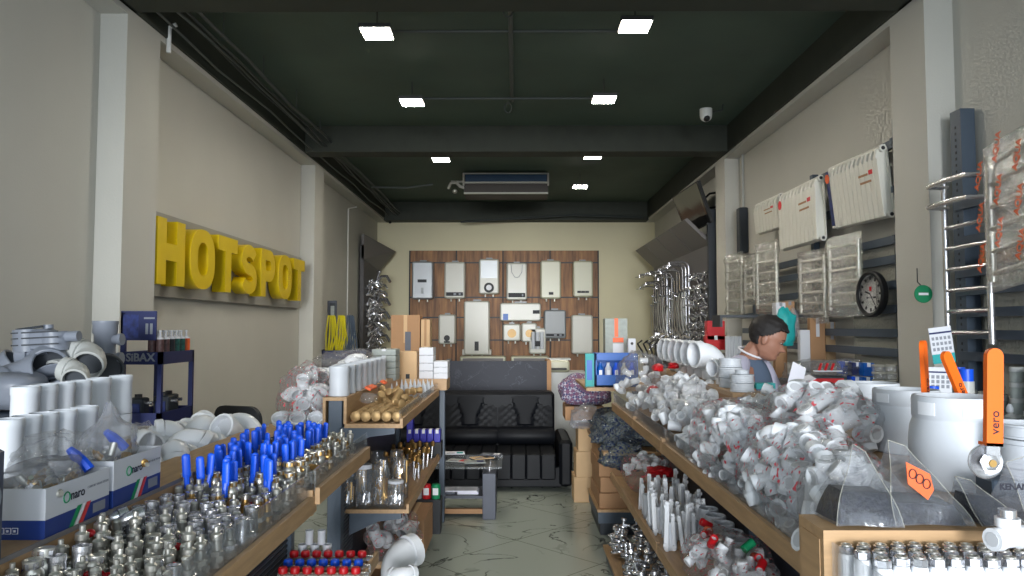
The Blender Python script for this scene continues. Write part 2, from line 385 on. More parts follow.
# ceiling fan coil unit
t = thing('ceiling_fan_unit', 'long fan coil unit with blue filter band hung under the black ceiling', 'air conditioner', (0,0,0))
a = P(464, 194, 10.8); b = P(548, 173, 10.8)
MB().box(a.x, b.x, 10.82, 11.3, a.z, b.z, 'ac_brown').build('casing', t)
h = b.z-a.z
MB().box(a.x+.02, b.x-.02, 10.8, 10.82, a.z+h*.55, b.z-.02, 'ac_blue').build('filter', t)
q = MB()
for z, w in ((a.z, .022), (a.z+h*.5, .024), (b.z-.015, .015)): q.box(a.x, b.x, 10.78, 10.82, z, z+w, 'ac_white')
q.box(a.x-.02, a.x+.005, 10.78, 10.82, a.z+h*.4, b.z, 'ac_white').box(b.x-.01, b.x+.015, 10.78, 10.82, a.z+h*.4, b.z, 'ac_white')
q.build('trim_frame', t)
q = MB()
for x in (a.x+.02, b.x-.02): q.cyl((x, 10.9, b.z), (x, 10.9, ZC), .006, 'cable', n=6)
q.build('hanger', t)
q = MB(); q.tube([(a.x, 10.85, a.z+.1), (a.x-.06, 10.85, a.z+.12), (a.x-.12, 10.85, a.z+.18), (a.x-.2, 10.85, a.z+.17), (a.x-.24, 10.9, a.z+.1)], .022, 'ac_white', 8)
q.tube([(a.x, 10.88, a.z+.2), (a.x-.2, 10.88, a.z+.2)], .018, 'nickel', 8).ell((a.x-.14, 10.85, a.z+.05), (.04, .04, .035), 'nickel')
q.build('pipe_joint', t)
# security cameras
def cctv(p, label, sc=1):
    t = thing('security_camera', label, 'security camera', p)
    MB().cyl((0, 0, .09*sc), (0, 0, .04*sc), .05*sc, 'white_light', n=18).ell((0, 0, .035*sc), (.05*sc, .05*sc, .05*sc), 'white_light').build('housing', t)
    MB().ell((0, -.02*sc, .01*sc), (.028*sc, .032*sc, .028*sc), 'black').build('lens', t)
    MB().tube([(.03*sc, 0, .06*sc), (.13*sc, 0, .08*sc), (.14*sc, 0, .08*sc+.06)], .008, 'cable', 6).build('bracket', t)
cctv(P(706, 120, 7.4), 'white dome security camera under the ceiling beam above the television', 1.25)
p = P(390, 222, 13.6)
tag(MB().ell((0, 0, 0), (.03, .03, .03), 'black').cyl((0, 0, 0), (0, 0, .06), .02, 'black').build('security_camera', loc=p), 'tiny black camera at the top of the far wall beside the corner', 'security camera')

# ================================================================== HOTSPOT SIGN
sg = thing('wall_sign', 'long grey board with raised yellow letters reading HOTSPOT on the wall', 'sign', (-2.55, 4.93, 1.82))
MB().box(-.04, 0, .02, 3.82, 0, .6, 'sign_back').build('backboard', sg)
W, Hh, S = .42, .46, .13
def rrect(x0, y0, x1, y1, r, n=6):
    o = []
    for cx, cy, a0 in ((x1-r, y1-r, 0), (x0+r, y1-r, PI/2), (x0+r, y0+r, PI), (x1-r, y0+r, 1.5*PI)):
        for k in range(n+1): a = a0+PI/2*k/n; o.append((cx+r*math.cos(a), cy+r*math.sin(a)))
    return o
Hs = [[(0,0),(S,0),(S,.17),(W-S,.17),(W-S,0),(W,0),(W,Hh),(W-S,Hh),(W-S,.29),(S,.29),(S,Hh),(0,Hh)]]
Os = [rrect(0,0,W+.03,Hh,.19), rrect(S,S-.03,W+.03-S,Hh-S+.03,.09)[::-1]]
Ts = [[(.15,0),(.15+S,0),(.15+S,Hh-.12),(W,Hh-.12),(W,Hh),(0,Hh),(0,Hh-.12),(.15,Hh-.12)]]
def P_outer():
    o = [(0,0),(S,0),(S,.15),(.24,.15)]
    for k in range(9): a = -PI/2+PI*k/8; o.append((.25+.155*math.cos(a), .305+.155*math.sin(a)))
    return o + [(0,Hh)]
Ps = [P_outer(), [(S,.255),(S,.355)] + [(.235+.05*math.cos(PI/2-PI*k/6), .305+.05*math.sin(PI/2-PI*k/6)) for k in range(7)]]
def S_loop():
    cl = []
    for k in range(13): a = math.radians(20+ (270-20)*k/12); cl.append((.20+.135*math.cos(a), .335-.02+.085*math.sin(a)))
    for k in range(13): a = math.radians(90 - (250)*k/12); cl.append((.20+.145*math.cos(a), .145+.085*math.sin(a)))
    L = []; Rr = []
    w = .055
    for i, p in enumerate(cl):
        q = cl[min(i+1, len(cl)-1)]; o = cl[max(i-1, 0)]; d = Vector((q[0]-o[0], q[1]-o[1])).normalized()
        L.append((p[0]-d.y*w, p[1]+d.x*w)); Rr.append((p[0]+d.y*w, p[1]-d.x*w))
    return [L + Rr[::-1]]
Ss = S_loop()
letters = [('H', Hs), ('O', Os), ('T', Ts), ('S', Ss), ('P', Ps), ('O', Os), ('T', Ts)]
for k, (ch, lp) in enumerate(letters):
    M = T(Vector((.065, .05 + k*.513, .075))) @ FACE_PX
    o = extr(lp, .11, 'yellow_letter', M, 'letter_' + ch.lower(), sg)

# ================================================================== fittings prototypes
def hollow(prof_out, r_in, z0, z1, n=20):
    """closed lathe profile of an open pipe"""
    return prof_out + [(r_in, z1), (r_in, z0)]
def arc(cx, cy, r, a0, a1, n, plane='xz'):
    o = []
    for k in range(n+1):
        a = a0+(a1-a0)*k/n; o.append((cx+r*math.cos(a), 0, cy+r*math.sin(a)))
    return o
def white_elbow_mesh(r=.018, m='pvc'):
    q = MB(); pts = arc(-.0, 0, .03*r/.018, 0, PI/2, 5)
    R0 = .03*r/.018
    q.tube(pts, r*.9, m, 10)
    q.lathe([(r*.7, -r*.9), (r*1.18, -r*.9), (r*1.18, r*.7), (r*.9, r*.7)], m, T(Vector((R0, 0, -r*.2))), 12)
    q.lathe([(r*.7, -r*.9), (r*1.18, -r*.9), (r*1.18, r*.7), (r*.9, r*.7)], m, T(Vector((-r*.2, 0, R0))) @ RY(PI/2), 12)
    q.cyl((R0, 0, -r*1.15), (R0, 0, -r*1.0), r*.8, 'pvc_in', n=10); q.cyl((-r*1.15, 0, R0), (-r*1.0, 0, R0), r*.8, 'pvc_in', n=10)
    return q
def white_tee_mesh(r=.017, m='pvc'):
    q = MB(); L = .034
    q.cyl((-L, 0, 0), (L, 0, 0), r, m); q.cyl((0, 0, 0), (0, 0, L), r, m)
    for M in (T(Vector((-L, 0, 0))) @ RY(PI/2), T(Vector((L, 0, 0))) @ RY(-PI/2), T(Vector((0, 0, L))) @ RX(PI)):
        q.lathe([(r*.7, .001), (r*.75, -.002), (r*1.18, -.002), (r*1.18, .014), (r, .014)], m, M, 12)
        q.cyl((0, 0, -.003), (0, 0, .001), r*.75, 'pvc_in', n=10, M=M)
    return q
def white_coupling_mesh(r=.019, m='pvc', L=.05):
    q = MB(); q.lathe([(r*.72, -L/2), (r, -L/2), (r*1.04, -L/2+.004), (r, -L*.1), (r*.97, 0), (r, L*.1), (r*1.04, L/2-.004), (r, L/2), (r*.72, L/2), (r*.7, L/2-.01)], m, None, 14)
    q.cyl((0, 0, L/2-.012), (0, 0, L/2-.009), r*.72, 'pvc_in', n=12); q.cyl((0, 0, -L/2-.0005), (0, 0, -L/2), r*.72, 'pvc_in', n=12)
    return q
def hexn(q, r, z0, z1, m, M=None): q.lathe([(r*.9, z0), (r, z0+.001), (r, z1-.001), (r*.9, z1)], m, M, 6, False)
def chrome_fit_a():
    q = MB(); q.lathe([(.010, 0), (.013, .001), (.013, .018), (.011, .02), (.0105, .034), (.008, .036), (.008, .05), (.0085, .052), (.006, .056), (.001, .056)], 'nickel', None, 12); hexn(q, .0155, .016, .026, 'chrome'); return q
def chrome_fit_b():
    q = MB(); q.lathe([(.015, 0), (.016, .002), (.016, .022), (.0135, .026), (.0135, .05), (.0145, .051), (.0145, .06), (.011, .061), (.011, .054), (.001, .054)], 'chrome', None, 14)
    q.cyl((0, 0, .022), (.026, 0, .022), .0095, 'chrome'); return q
def chrome_fit_c():
    q = MB(); q.lathe([(.008, 0), (.012, .002), (.012, .03), (.009, .033), (.009, .05), (.011, .052), (.011, .062), (.005, .066), (.005, .075), (.0, .076)], 'nickel', None, 10)
    hexn(q, .0145, .022, .032, 'nickel'); q.cyl((-.018, 0, .018), (.018, 0, .018), .007, 'nickel', n=8); return q
def brass_fit():
    q = MB(); q.lathe([(.009, 0), (.013, .001), (.013, .02), (.010, .024), (.010, .05), (.006, .052), (.006, .06), (0, .06)], 'brass', None, 12); hexn(q, .015, .02, .03, 'nickel'); q.cyl((0, 0, .06), (0, 0, .068), .005, 'nickel'); return q
_parts = {}
def proto(name, mb, label, cat, group):
    o = mb.build(name); tag(o, label, cat, group); o.location = (0, 0, -50); KIDS[o.name] = []; _parts[name] = o; o['unused'] = 1; return o
def put(src, loc, rot=(0,0,0), scale=None, label=None, group=None):
    if src.get('unused'):
        del src['unused']; src.location = loc; src.rotation_euler = rot
        if scale: src.scale = (scale,)*3
        if label: src['label'] = label
        if group: src['group'] = group
        return src
    return dup(src, loc, rot, label, group, scale if scale else (1,1,1))

fa = proto('pipe_fitting', chrome_fit_a(), 'small nickel threaded pipe fitting standing in the long front bin', 'pipe fitting', 'nickel threaded fittings in the long front bin')
fb = proto('pipe_union', chrome_fit_b(), 'shiny chrome pipe union standing in the long front bin', 'pipe fitting', 'chrome unions in the long front bin')
fc = proto('radiator_valve', chrome_fit_c(), 'slim nickel radiator valve standing in the long front bin', 'valve', 'slim nickel valves in the long front bin')
fd = proto('brass_fitting', brass_fit(), 'small brass fitting standing in the long front bin', 'pipe fitting', 'brass fittings in the long front bin')
# ball valve with a handle
def ball_valve(name, handle_mat, label, group, hh=.068, brass=True, butterfly=False):
    t = thing(name, label, 'valve', (0, 0, -50), group=group)
    q = MB(); q.lathe([(.012, 0), (.016, .001), (.016, .012), (.013, .014), (.018, .022), (.019, .03), (.018, .038), (.013, .046), (.016, .048), (.016, .06), (.012, .061), (.001, .055)], 'nickel', None, 12)
    hexn(q, .0175, .046, .058, 'brass' if brass else 'chrome'); hexn(q, .0175, .001, .012, 'chrome')
    q.cyl((0, -.012, .03), (0, -.03, .03), .007, 'brass' if brass else 'chrome', n=8); q.build('valve_body', t)
    q = MB()
    if butterfly:
        q.cyl((0, -.026, .03), (0, -.034, .03), .009, handle_mat); q.ell((-.013, -.031, .034), (.014, .004, .008), handle_mat, T(Vector((0,0,0)))); q.ell((.013, -.031, .026), (.014, .004, .008), handle_mat)
    else:
        q.tube([(0, -.032, .022), (0, -.034, .04), (0, -.03, .055), (0, -.03, .06)], .008, handle_mat, 8)
        q.lathe([(.003, 0), (.009, .003), (.0098, .01), (.0098, hh-.01), (.0088, hh-.003), (.003, hh)], handle_mat, T(Vector((0, -.031, .05))) @ Matrix.Diagonal((1.15, .5, 1, 1)), 12)
    q.build('handle', t); index_kids(t); t['unused'] = 1; return t
vblue = ball_valve('ball_valve', 'blue_plastic', 'ball valve with upright blue lever handle in the long front bin', 'blue lever ball valves in the long front bin')
vred = ball_valve('butterfly_valve', 'red_plastic', 'small valve with red butterfly handle among the nickel fittings', 'red butterfly valves in the long front bin', butterfly=True, brass=False)
vvio = ball_valve('butterfly_valve', 'violet_blue', 'small valve with blue butterfly handle among the nickel fittings', 'blue butterfly valves in the long front bin', butterfly=True, brass=False)
vbig = ball_valve('brass_valve', 'brass', 'large brass collared valve beside the clear front lip of the bin', 'brass collared valves in the long front bin', butterfly=True)

# ================================================================== LEFT GONDOLA, NEAR
def bracket(q, x0, x1, y, z, s, th=.05):
    """tapered shelf arm from post x0 out to x1 under a board at height z"""
    for yy in (y-.012, y+.012): pass
    vs = []; 
    for yy in (y-.015, y+.015): vs += [(x0, yy, z), (x1, yy, z), (x1, yy, z-th*.6), (x0+(x1-x0)*.55, yy, z-th*.9), (x0, yy, z-th*2.3)]
    fs = [(0,1,2,3,4), (9,8,7,6,5)] + [(i, i+5, (i+1) % 5+5, (i+1) % 5) for i in range(5)]
    q.add(vs, fs, 'steel_blue')
def shelf(parent, x0, x1, y0, y1, z, lip=0, front=None, strip=.042):
    """oak board with a front strip and clear lip; front = x of the aisle edge"""
    MB().box(x0, x1, y0, y1, z-.022, z, 'oak').build('shelf_board', parent)
    if front is not None:
        s = 1 if front == max(x0, x1) else -1
        a, b = sorted((front, front+s*.016))
        MB().box(a, b, y0, y1, z-.022, z-.022+strip+.01, 'oak').build('front_strip', parent)
        if lip:
            a, b = sorted((front+s*.002, front-s*.003))
            MB().box(a, b, y0, y1, z+.02, z+.02+lip, 'acrylic').build('clear_lip', parent)
def post(parent, x, y, z1, w=.05, d=.05, m='steel_blue'): MB().box(x-w/2, x+w/2, y-d/2, y+d/2, 0, z1, m, b=.003).build('post', parent)

g1 = thing('display_shelf', 'long wood and steel shelf unit full of nickel valves, below the yellow sign', 'display shelf')
shelf(g1, -.95, -.66, .75, 2.42, 1.03, lip=.085, front=-.66)
shelf(g1, -.95, -.645, 2.4, 3.22, 1.055, lip=.07, front=-.645)
MB().box(-.665, -.648, 2.385, 2.4, 1.0, 1.08, 'oak_x').build('joint_block', g1)
q = MB().box(-1.13, -.95, .75, 3.22, 1.15, 1.17, 'oak').box(-.965, -.95, .75, 3.22, 1.02, 1.15, 'oak').box(-1.13, -1.115, .75, 3.22, 1.02, 1.15, 'oak'); q.build('ridge_ledge', g1)
MB().box(-.9495, -.9465, .75, 3.22, 1.164, 1.174, 'panel_light').build('edge_rail', g1)
shelf(g1, -1.5, -1.13, .75, 3.5, 1.03, front=None)
shelf(g1, -1.0, -.64, .75, 3.42, .555, front=-.64)
MB().box(-1.0, -.64, .75, 3.42, .09, .11, 'oak').box(-1.0, -.65, .77, 3.4, 0, .09, 'steel_blue').build('base_deck', g1)
for y in (.9, 2.3, 3.4): post(g1, -1.035, y, 1.15)
q = MB()
for y in (.9, 2.3, 3.15): bracket(q, -1.01, -.68, y, 1.006, 1); bracket(q, -1.01, -.66, y, .532, 1)
q.build('bracket', g1)
q = MB(); q.box(-1.037, -1.033, .92, 3.38, .11, 1.0, 'perforated')
for k in range(40): q.box(-1.030, -1.026, .92, 3.38, .13+k*.022, .142+k*.022, 'steel_dark')
q.build('back_panel', g1)

# contents of the long bin
X = [-.93 + .0375*k for k in range(7)]
y = .96; row = 0
while y < 3.18:
    z = 1.03 if y < 2.4 else 1.055
    for i, x in enumerate(X):
        xx = x + U(-.005, .005) + (.016 if row % 2 else 0) - .006; yy = y + U(-.006, .006); rz = U(0, 6.28); rt = (U(-.07, .07), U(-.07, .07), rz)
        if xx > -.675: continue
        lift = z + .012 + .042*(1-i/6)*(1 if y < 2.4 else .4)
        hz = U(0, .006)
        if 2.08 < y < 2.98 and xx < -.72 and not (y < 2.3 and R() < .45):
            if R() < .54: put(vblue, (xx, yy, lift+.035+hz), (U(-.08, .08), U(-.08, .08), U(-.5, .5))); continue
        if xx > -.74 and 2.35 < y < 2.65 and R() < .6: put(vbig, (xx, yy, lift+.03), (0, 0, rz), 1.15); continue
        r = R()
        if y < 1.75:
            k = fa if r < .42 else fc if r < .8 else fb if r < .9 else vred if r < .94 else vvio if r < .975 else fd
        elif y < 2.0: k = fb if r < .6 else fa if r < .85 else vvio if r < .89 else fc
        elif y < 2.25: k = fd if r < .38 else fc if r < .62 else fa if r < .86 else vred if r < .93 else fb
        else: k = fc if r < .5 else fa if r < .8 else fd if r < .92 else vvio
        put(k, (xx, yy, lift+hz+(.0 if k in (vred, vvio) else .0)), rt, U(1.0, 1.3))
    y += .037; row += 1
# two big chrome elbows lying on the ledge side
for k, (px, py) in enumerate(((117, 521), (132, 521))):
    p = P(px, py, 1.78); q = MB()
    q.tube(arc(0, 0, .03, 0, PI/2, 6), .016, 'chrome', 14); q.lathe([(.013, -.012), (.0185, -.012), (.0185, .01), (.016, .012)], 'chrome', T(Vector((.03, 0, 0))), 16); q.cyl((.03, 0, -.0125), (.03, 0, -.011), .0135, 'black', n=14)
    q.cyl((0, 0, .03), (-.02, 0, .03), .018, 'chrome', n=16)
    tag(q.build('chrome_elbow', loc=p, rot=(-1.0+PI*.0, .2, -2.4)), ['chrome elbow with open mouth beside the front box, nearer the camera', 'chrome elbow with open mouth, farther of the two beside the front box'][k], 'pipe fitting')
# flexible red-tipped tool lying across the fittings
p = P(90, 536, 1.62)
tag(MB().tube([(-.07, .0, .0), (0, 0, .004), (.07, 0, .0)], .003, 'film_grey', 6).ell((0, .0, .006), (.012, .01, .009), 'red_plastic').build('red_stopper', loc=p, rot=(0, 0, -.3)), 'small bright red stopper on the wooden ledge by the first printed box', 'cap')

# printed carton boxes on the ledge
def naro_box(y0, y1, h, label, rz=0):
    t = thing('product_box', label, 'box', (-.953, y0, 1.17))
    L = y1-y0; Wd = .155; th = .003
    q = MB()
    for zz0, zz1, m in ((0, h*.38, 'box_blue'), (h*.38, h, 'carton_white')):
        q.box(-Wd, 0, 0, th, zz0, zz1, m).box(-Wd, 0, L-th, L, zz0, zz1, m).box(-th, 0, th, L-th, zz0, zz1, m).box(-Wd, -Wd+th, th, L-th, zz0, zz1, m)
    q.box(-Wd+th, -th, th, L-th, 0, th, 'carton_tan')
    q.build('carton', t)
    s = h*.38; e = .0006
    q = MB()
    for m, a in (('flag_green', .34), ('text_white', .41), ('flag_red', .48)):
        ya, yb = L*a, L*(a+.08)
        q.add([(e, ya, .002), (e, yb, .002), (e, yb+L*.13, s+.004 if m != 'x' else s), (e, ya+L*.13, s+.004)], [(0,1,2,3)], m)
    q.box(e, e*1.5, L*.72, L*.93, s*.3, s*.85, 'text_grey').build('stripe_print', t)
    text('naro', .028, 'text_dark', t, T(Vector((e, L*.47, h*.68))) @ FACE_PX, bold=.0004, extrude=.0003)
    text('COMFORT VALVE SYSTEM', .0072, 'text_grey', t, T(Vector((e, L*.8, h*.72))) @ FACE_PX, extrude=.0003)
    q = MB(); q.tube([(e, L*.30+.011*math.cos(a), h*.68+.011*math.sin(a)) for a in [2*PI*k/16 for k in range(17)]], .0016, 'green_plastic', 5); q.build('logo', t)
    text('naro', .026, 'text_dark', t, T(Vector((-Wd*.72, -e, h*.66))) @ FACE_CAM, bold=.0004, extrude=.0003)
    q = MB()
    for k in range(4):
        cx = -Wd+.045+k*.0145; q.box(cx, cx+.0125, -e*1.5, 0, s*.3, s*.3+.0125, 'text_white').box(cx+.0012, cx+.0113, -e*2.5, 0, s*.3+.0012, s*.3+.0113, 'box_blue').box(cx+.004, cx+.0085, -e*3.5, 0, s*.3+.004, s*.3+.0085, 'text_white')
    q.build('pictogram_print', t)
    return t
naro_box(1.515, 1.75, .102, 'white and blue open carton with naro lettering, nearest on the wooden ledge')
naro_box(1.768, 2.0, .112, 'white and blue open carton with naro lettering, behind the first one on the ledge')

# bags -------------------------------------------------------------
def bag(name, c, r, m, label, cat='plastic bag', seed=0, crumple=.16, tie=0, group=None, flat=.75, rot=0, nu=26, nv=18):
    vs = []; fs = []; sd = Vector((seed*3.7, seed*1.3, seed*7.1))
    for j in range(nv+1):
        t = PI*j/nv - PI/2
        for i in range(nu):
            a = 2*PI*i/nu
            ct = abs(math.cos(t))**.75; ca, sa = math.cos(a), math.sin(a); e = .8
            d = Vector((ct*math.copysign(abs(ca)**e, ca), ct*math.copysign(abs(sa)**e, sa), math.copysign(abs(math.sin(t))**.85, math.sin(t))))
            n1 = noise.noise(d*1.6+sd); n2 = abs(noise.noise(d*3.6+sd*2)); n3 = noise.noise(d*8+sd)
            k = 1 + crumple*(1.3*n1 - 1.1*n2 + .35*n3 + .3)
            v = Vector((d.x*r[0], d.y*r[1], d.z*r[2]))*k
            if v.z < -r[2]*flat: v.z = -r[2]*flat
            if tie and d.z > .8:
                w = (d.z-.8)/.2; v.x *= 1-.6*w; v.y *= 1-.6*w; v.z += tie*w*w
            vs.append(v)
    for j in range(nv):
        for i in range(nu): fs.append((j*nu+i, j*nu+(i+1) % nu, (j+1)*nu+(i+1) % nu, (j+1)*nu+i))
    q = MB(); q.add(vs, fs, m, RZ(rot), True)
    o = q.build(name, loc=c); return tag(o, label, cat, group)
bag('plastic_bag', (-1.03, 1.635, 1.27), (.06, .095, .045), 'film_grey', 'grey clear plastic bag heaped in the nearest printed carton', seed=1)
bag('plastic_bag', (-1.035, 1.66, 1.315), (.055, .09, .045), 'film', 'crumpled clear bag lying over the top of the nearest printed carton', seed=2, crumple=.3)
bag('plastic_bag', (-1.03, 1.885, 1.3), (.056, .085, .06), 'film_grey', 'milky bag bulging from the second printed carton', seed=3, crumple=.25, tie=.05)
for k, (x, y, z) in enumerate(((-.995, 1.70, 1.30), (-1.0, 1.86, 1.32))):
    q = MB().tube([(-.03, 0, .014), (-.01, 0, .004), (.012, 0, -.004), (.03, 0, -.016)], [.008, .013, .011, .012], 'blue_plastic', 8); q.cyl((.0, 0, 0), (0, 0, -.04), .009, 'nickel')
    tag(q.build('blue_valve', loc=(x, y, z), rot=(0, .3, k)), ['blue handled tap on top of the bag in the nearest printed carton', 'blue handled tap on the bag in the second printed carton'][k], 'valve')
for k in range(26):
    put(fd if R() < .5 else fa, (U(-1.08, -.985), U(1.56, 1.7) if k < 16 else U(1.81, 1.95), U(1.235, 1.252) + (0 if k < 16 else .01)), (U(0, 3), U(0, 3), U(0, 6)), label='small fitting heaped inside a printed carton on the ledge', group='fittings in the printed cartons')

# stacks of white couplings behind the boxes
def big_coupling(r, h, m='pvc_b', ribs=0, n=28):
    q = MB(); t = r*.09
    pr = [(r*.94, 0), (r, h*.02), (r, h*.16), (r*.96, h*.2), (r*.955, h*.8), (r, h*.84), (r, h*.98), (r*.94, h), (r-t, h), (r-t, h*.05)]
    q.lathe(pr, m, None, n, True, close=True)
    q.cyl((0, 0, h*.06), (0, 0, h*.065), r-t, 'pvc_in', n=n)
    if ribs:
        for k in range(ribs):
            a = 2*PI*k/ribs; q.box(r*.99, r*1.012, -.0025, .0025, h*.86, h*.97, m, RZ(a))
    return q
wc = proto('white_coupling', big_coupling(.036, .125), 'white plastic coupling in the stacks behind the printed cartons', 'pipe fitting', 'stacked white couplings behind the printed cartons')
for px, y in ((26, 2.02), (44, 2.09), (62, 2.16), (79, 2.24), (99, 2.36), (121, 2.48)):
    p = P(px, 380, y)
    for k in range(3): put(wc, (p.x, y, 1.03+.127*k+.03), (0, 0, 0), 1.0)
for px, y in ((8, 1.72), (26, 1.78), (43, 1.84), (62, 1.9), (84, 1.99)):
    p = P(px, 430, y)
    for k in range(3): put(wc, (p.x, y, 1.03+.121*k), (0, 0, 0), .93)
tag(MB().box(-1.5, -1.24, 1.9, 2.6, 1.03, 1.06, 'carton_tan').build('cardboard_sheet'), 'flat cardboard sheet under the rear row of white coupling stacks', 'cardboard')

# dark speaker-like box at the picture edge
t = thing('dark_box', 'dark grey box with a round cone, cut by the picture edge beside the nearest carton', 'box', (-.945, 1.28, 1.17))
MB().box(-.14, 0, 0, .1, 0, .205, 'slate', b=.004).build('casing', t)
MB().lathe([(.05, 0), (.052, .004), (.044, .004), (.02, -.006), (.0, -.004)], 'steel_dark', T(Vector((.0005-.06, -.001, .12))) @ RX(PI/2), 24).build('cone', t)
MB().lathe([(.03, 0), (.032, .004), (.024, .004), (0, -.002)], 'text_grey', T(Vector((-.0, .055, .12))) @ RY(PI/2), 20).build('badge', t)

# white elbows lying on the far side of the shelf
def pipe_elbow(r, m='pvc', ang=PI/2, n=18, collar=True):
    q = MB(); Rb = r*1.25; pts = arc(0, 0, Rb, 0, ang, 8)
    q.tube(pts, r*.93, m, n, cap=False)
    e = Vector(pts[-1]); d = Vector((-math.sin(ang), 0, math.cos(ang)))
    pr = [(r*.93, 0), (r*1.06, r*.05), (r*1.06, r*.65), (r*1.0, r*.7), (r*.9, r*.68), (r*.88, 0)]
    q.lathe(pr, m, T(Vector((Rb, 0, 0))) @ RX(PI), n, True, close=True)
    Q = T(e) @ d.to_track_quat('Z', 'Y').to_matrix().to_4x4(); q.lathe(pr, m, Q, n, True, close=True)
    q.cyl((Rb, 0, -r*.1), (Rb, 0, -r*.06), r*.9, 'pvc_in' if m == 'pvc' else 'rubber_bore_shade', n=n)  # disc closes the mouth; its darker tone stands in for shade inside
    return q
we = proto('white_elbow', pipe_elbow(.048), 'large white pipe elbow heaped in front of the dark chairs', 'pipe fitting', 'white elbows on the back of the front shelf unit')
random.seed(11)
for k in range(26):
    y = 2.3 + (k//2)*.078; put(we, (-1.2-(k % 2)*.13+U(-.02, .02), y+U(-.02, .02), 1.09+(.03 if k % 3 == 0 else 0) + (.035 if k % 2 else 0)), (U(-.5, .5)+PI/2*(k % 2), U(-2.4, -.2), U(0, 6.28)), U(.85, 1.15))

# ================================================================== grey fittings at the wall, on a stand
t = thing('storage_table', 'low steel storage table holding grey drain fittings by the left wall', 'table', (-2.1, 3.3, 0))
MB().box(-.45, .04, -.95, .62, 1.2, 1.24, 'steel_blue').build('table_top', t)
for sx in (-.4, .01):
    for sy in (-.9, .58): MB().box(sx-.02, sx+.02, sy-.02, sy+.02, 0, 1.2, 'steel_blue').build('leg', t)
def g_elbow(px, py, y, r, m, rot, lb):
    p = P(px, py, y); o = pipe_elbow(r, m, PI/2*.75, 20).build('drain_elbow', loc=p, rot=rot); tag(o, lb, 'pipe fitting')
def g_branch(px, py, y, r, m, rot, lb, h=.3):
    p = P(px, py, y); q = MB()
    q.lathe([(r*.9, 0), (r*1.12, .004), (r*1.12, .05), (r, .06), (r, h-.07), (r*1.15, h-.06), (r*1.15, h-.02), (r*1.2, h-.015), (r*1.2, h), (r*.98, h), (r*.98, h*.8)], m, None, 22)
    q.cyl((0, 0, h*.8), (0, 0, h*.81), r*.98, 'rubber_bore_shade', n=22)  # dark disc painted for the shade down the open bore
    for z in (h*.62, h*.25):
        q.cyl((0, 0, z), (r*1.6, 0, z+r*.1), r*.5, m, n=14); q.cyl((r*1.35, 0, z+r*.08), (r*1.75, 0, z+r*.1), r*.6, m, n=14)
    tag(q.build('drain_branch', loc=p, rot=rot), lb, 'pipe fitting')
g_branch(104, 372, 3.7, .05, 'grey_pvc', (0, 0, 0), 'upright grey drain branch with two side ports, left of the blue rack', h=.255)
g_elbow(18, 380, 3.2, .085, 'grey_pvc', (PI/2*.8, .2, 2.6), 'big dark grey drain elbow at the bottom of the heap near the picture edge')
g_elbow(2, 375, 3.3, .08, 'grey_pvc', (PI/2*.7, .6, 2.9), 'grey drain elbow cut by the picture edge')
g_elbow(24, 362, 3.3, .075, 'grey_pvc', (-PI/2*.7, -.1, .5), 'wide open grey drain elbow facing the shop entrance')
g_elbow(47, 362, 3.4, .075, 'pale_pvc', (-PI/2*.8, .6, 0), 'pale beige drain elbow in the middle of the grey heap')
g_elbow(70, 360, 3.35, .066, 'pale_pvc', (-PI/2*.75, .1, .3), 'pale grey drain elbow with open mouth beside the upright branch')
g_elbow(86, 362, 3.6, .075, 'rubber_bore_shade', (-PI/2*.9, .4, .7), 'dark rubbery drain elbow behind the pale ones')
g_elbow(60, 376, 3.1, .05, 'pale_pvc', (-PI/2*.75, .1, .3), 'small pale drain elbow just above the white stacks')
g_elbow(36, 378, 3.3, .07, 'grey_pvc', (PI/2*.9, .9, 1), 'grey drain elbow buried under the pale one')
def g_trap(px, py, y, lb):
    p = P(px, py, y); q = MB()
    q.box(-.085, .05, -.05, .05, 0, .1, 'grey_pvc', b=.012); q.cyl((-.06, 0, .1), (-.06, 0, .0), .062, 'grey_pvc', n=20)
    q.cyl((.06, 0, 0), (.06, 0, .085), .058, 'grey_pvc', n=20); q.cyl((.03, 0, .1), (.03, 0, .118), .022, 'grey_pvc', n=14); q.cyl((-.09, -.04, .1), (.03, -.04, .11), .006, 'rubber_bore_shade', n=6)
    q.cyl((.1, 0, .06), (.17, 0, .06), .024, 'grey_pvc', n=12)
    for z in (.03, .06, .085): q.box(-.1, .11, -.061, -.055, z-.003, z+.003, 'rubber_bore_shade')
    tag(q.build('valve_trap', loc=p, rot=(.0, -.05, 0)), lb, 'pipe fitting')
g_trap(42, 351, 3.35, 'bluish grey backwater trap lying on top of the grey drain heap')
bag('plastic_bag', P(12, 392, 3.2), (.14, .12, .09), 'grey_pvc', 'grey plastic sack tucked under the drain elbows', seed=9, crumple=.1)

# ================================================================== SIBAX rack
t = thing('cartridge_rack', 'dark blue metal rack with SIBAX lettering and rows of sealant cartridges', 'rack', (-2.22, 4.15, 0))
wd, dp = .235, .42
for x in (.012, wd-.012):
    for y in (.012, dp-.012): MB().box(x-.012, x+.012, y-.012, y+.012, 0, 1.46 if x > .1 or y > .2 else 1.68, 'navy').build('post', t)
for z in (1.40, 1.06, .7, .3):
    MB().box(.01, wd-.01, .01, dp-.01, z, z+.006, 'navy').box(0, wd, 0, .006, z-.01, z+.06, 'navy').box(wd-.006, wd, 0, dp, z-.01, z+.06, 'navy').box(0, .006, 0, dp, z-.01, z+.06, 'navy').box(0, wd, dp-.006, dp, z-.01, z+.06, 'navy').build('tray', t)
text('SiBAX', .062, 'text_grey', t, T(Vector((.115, -.0015, 1.428))) @ FACE_CAM, bold=.0018)
h_ = MB().box(0, .2, .0, .008, 1.525, 1.69, 'navy').build('header_panel', t)
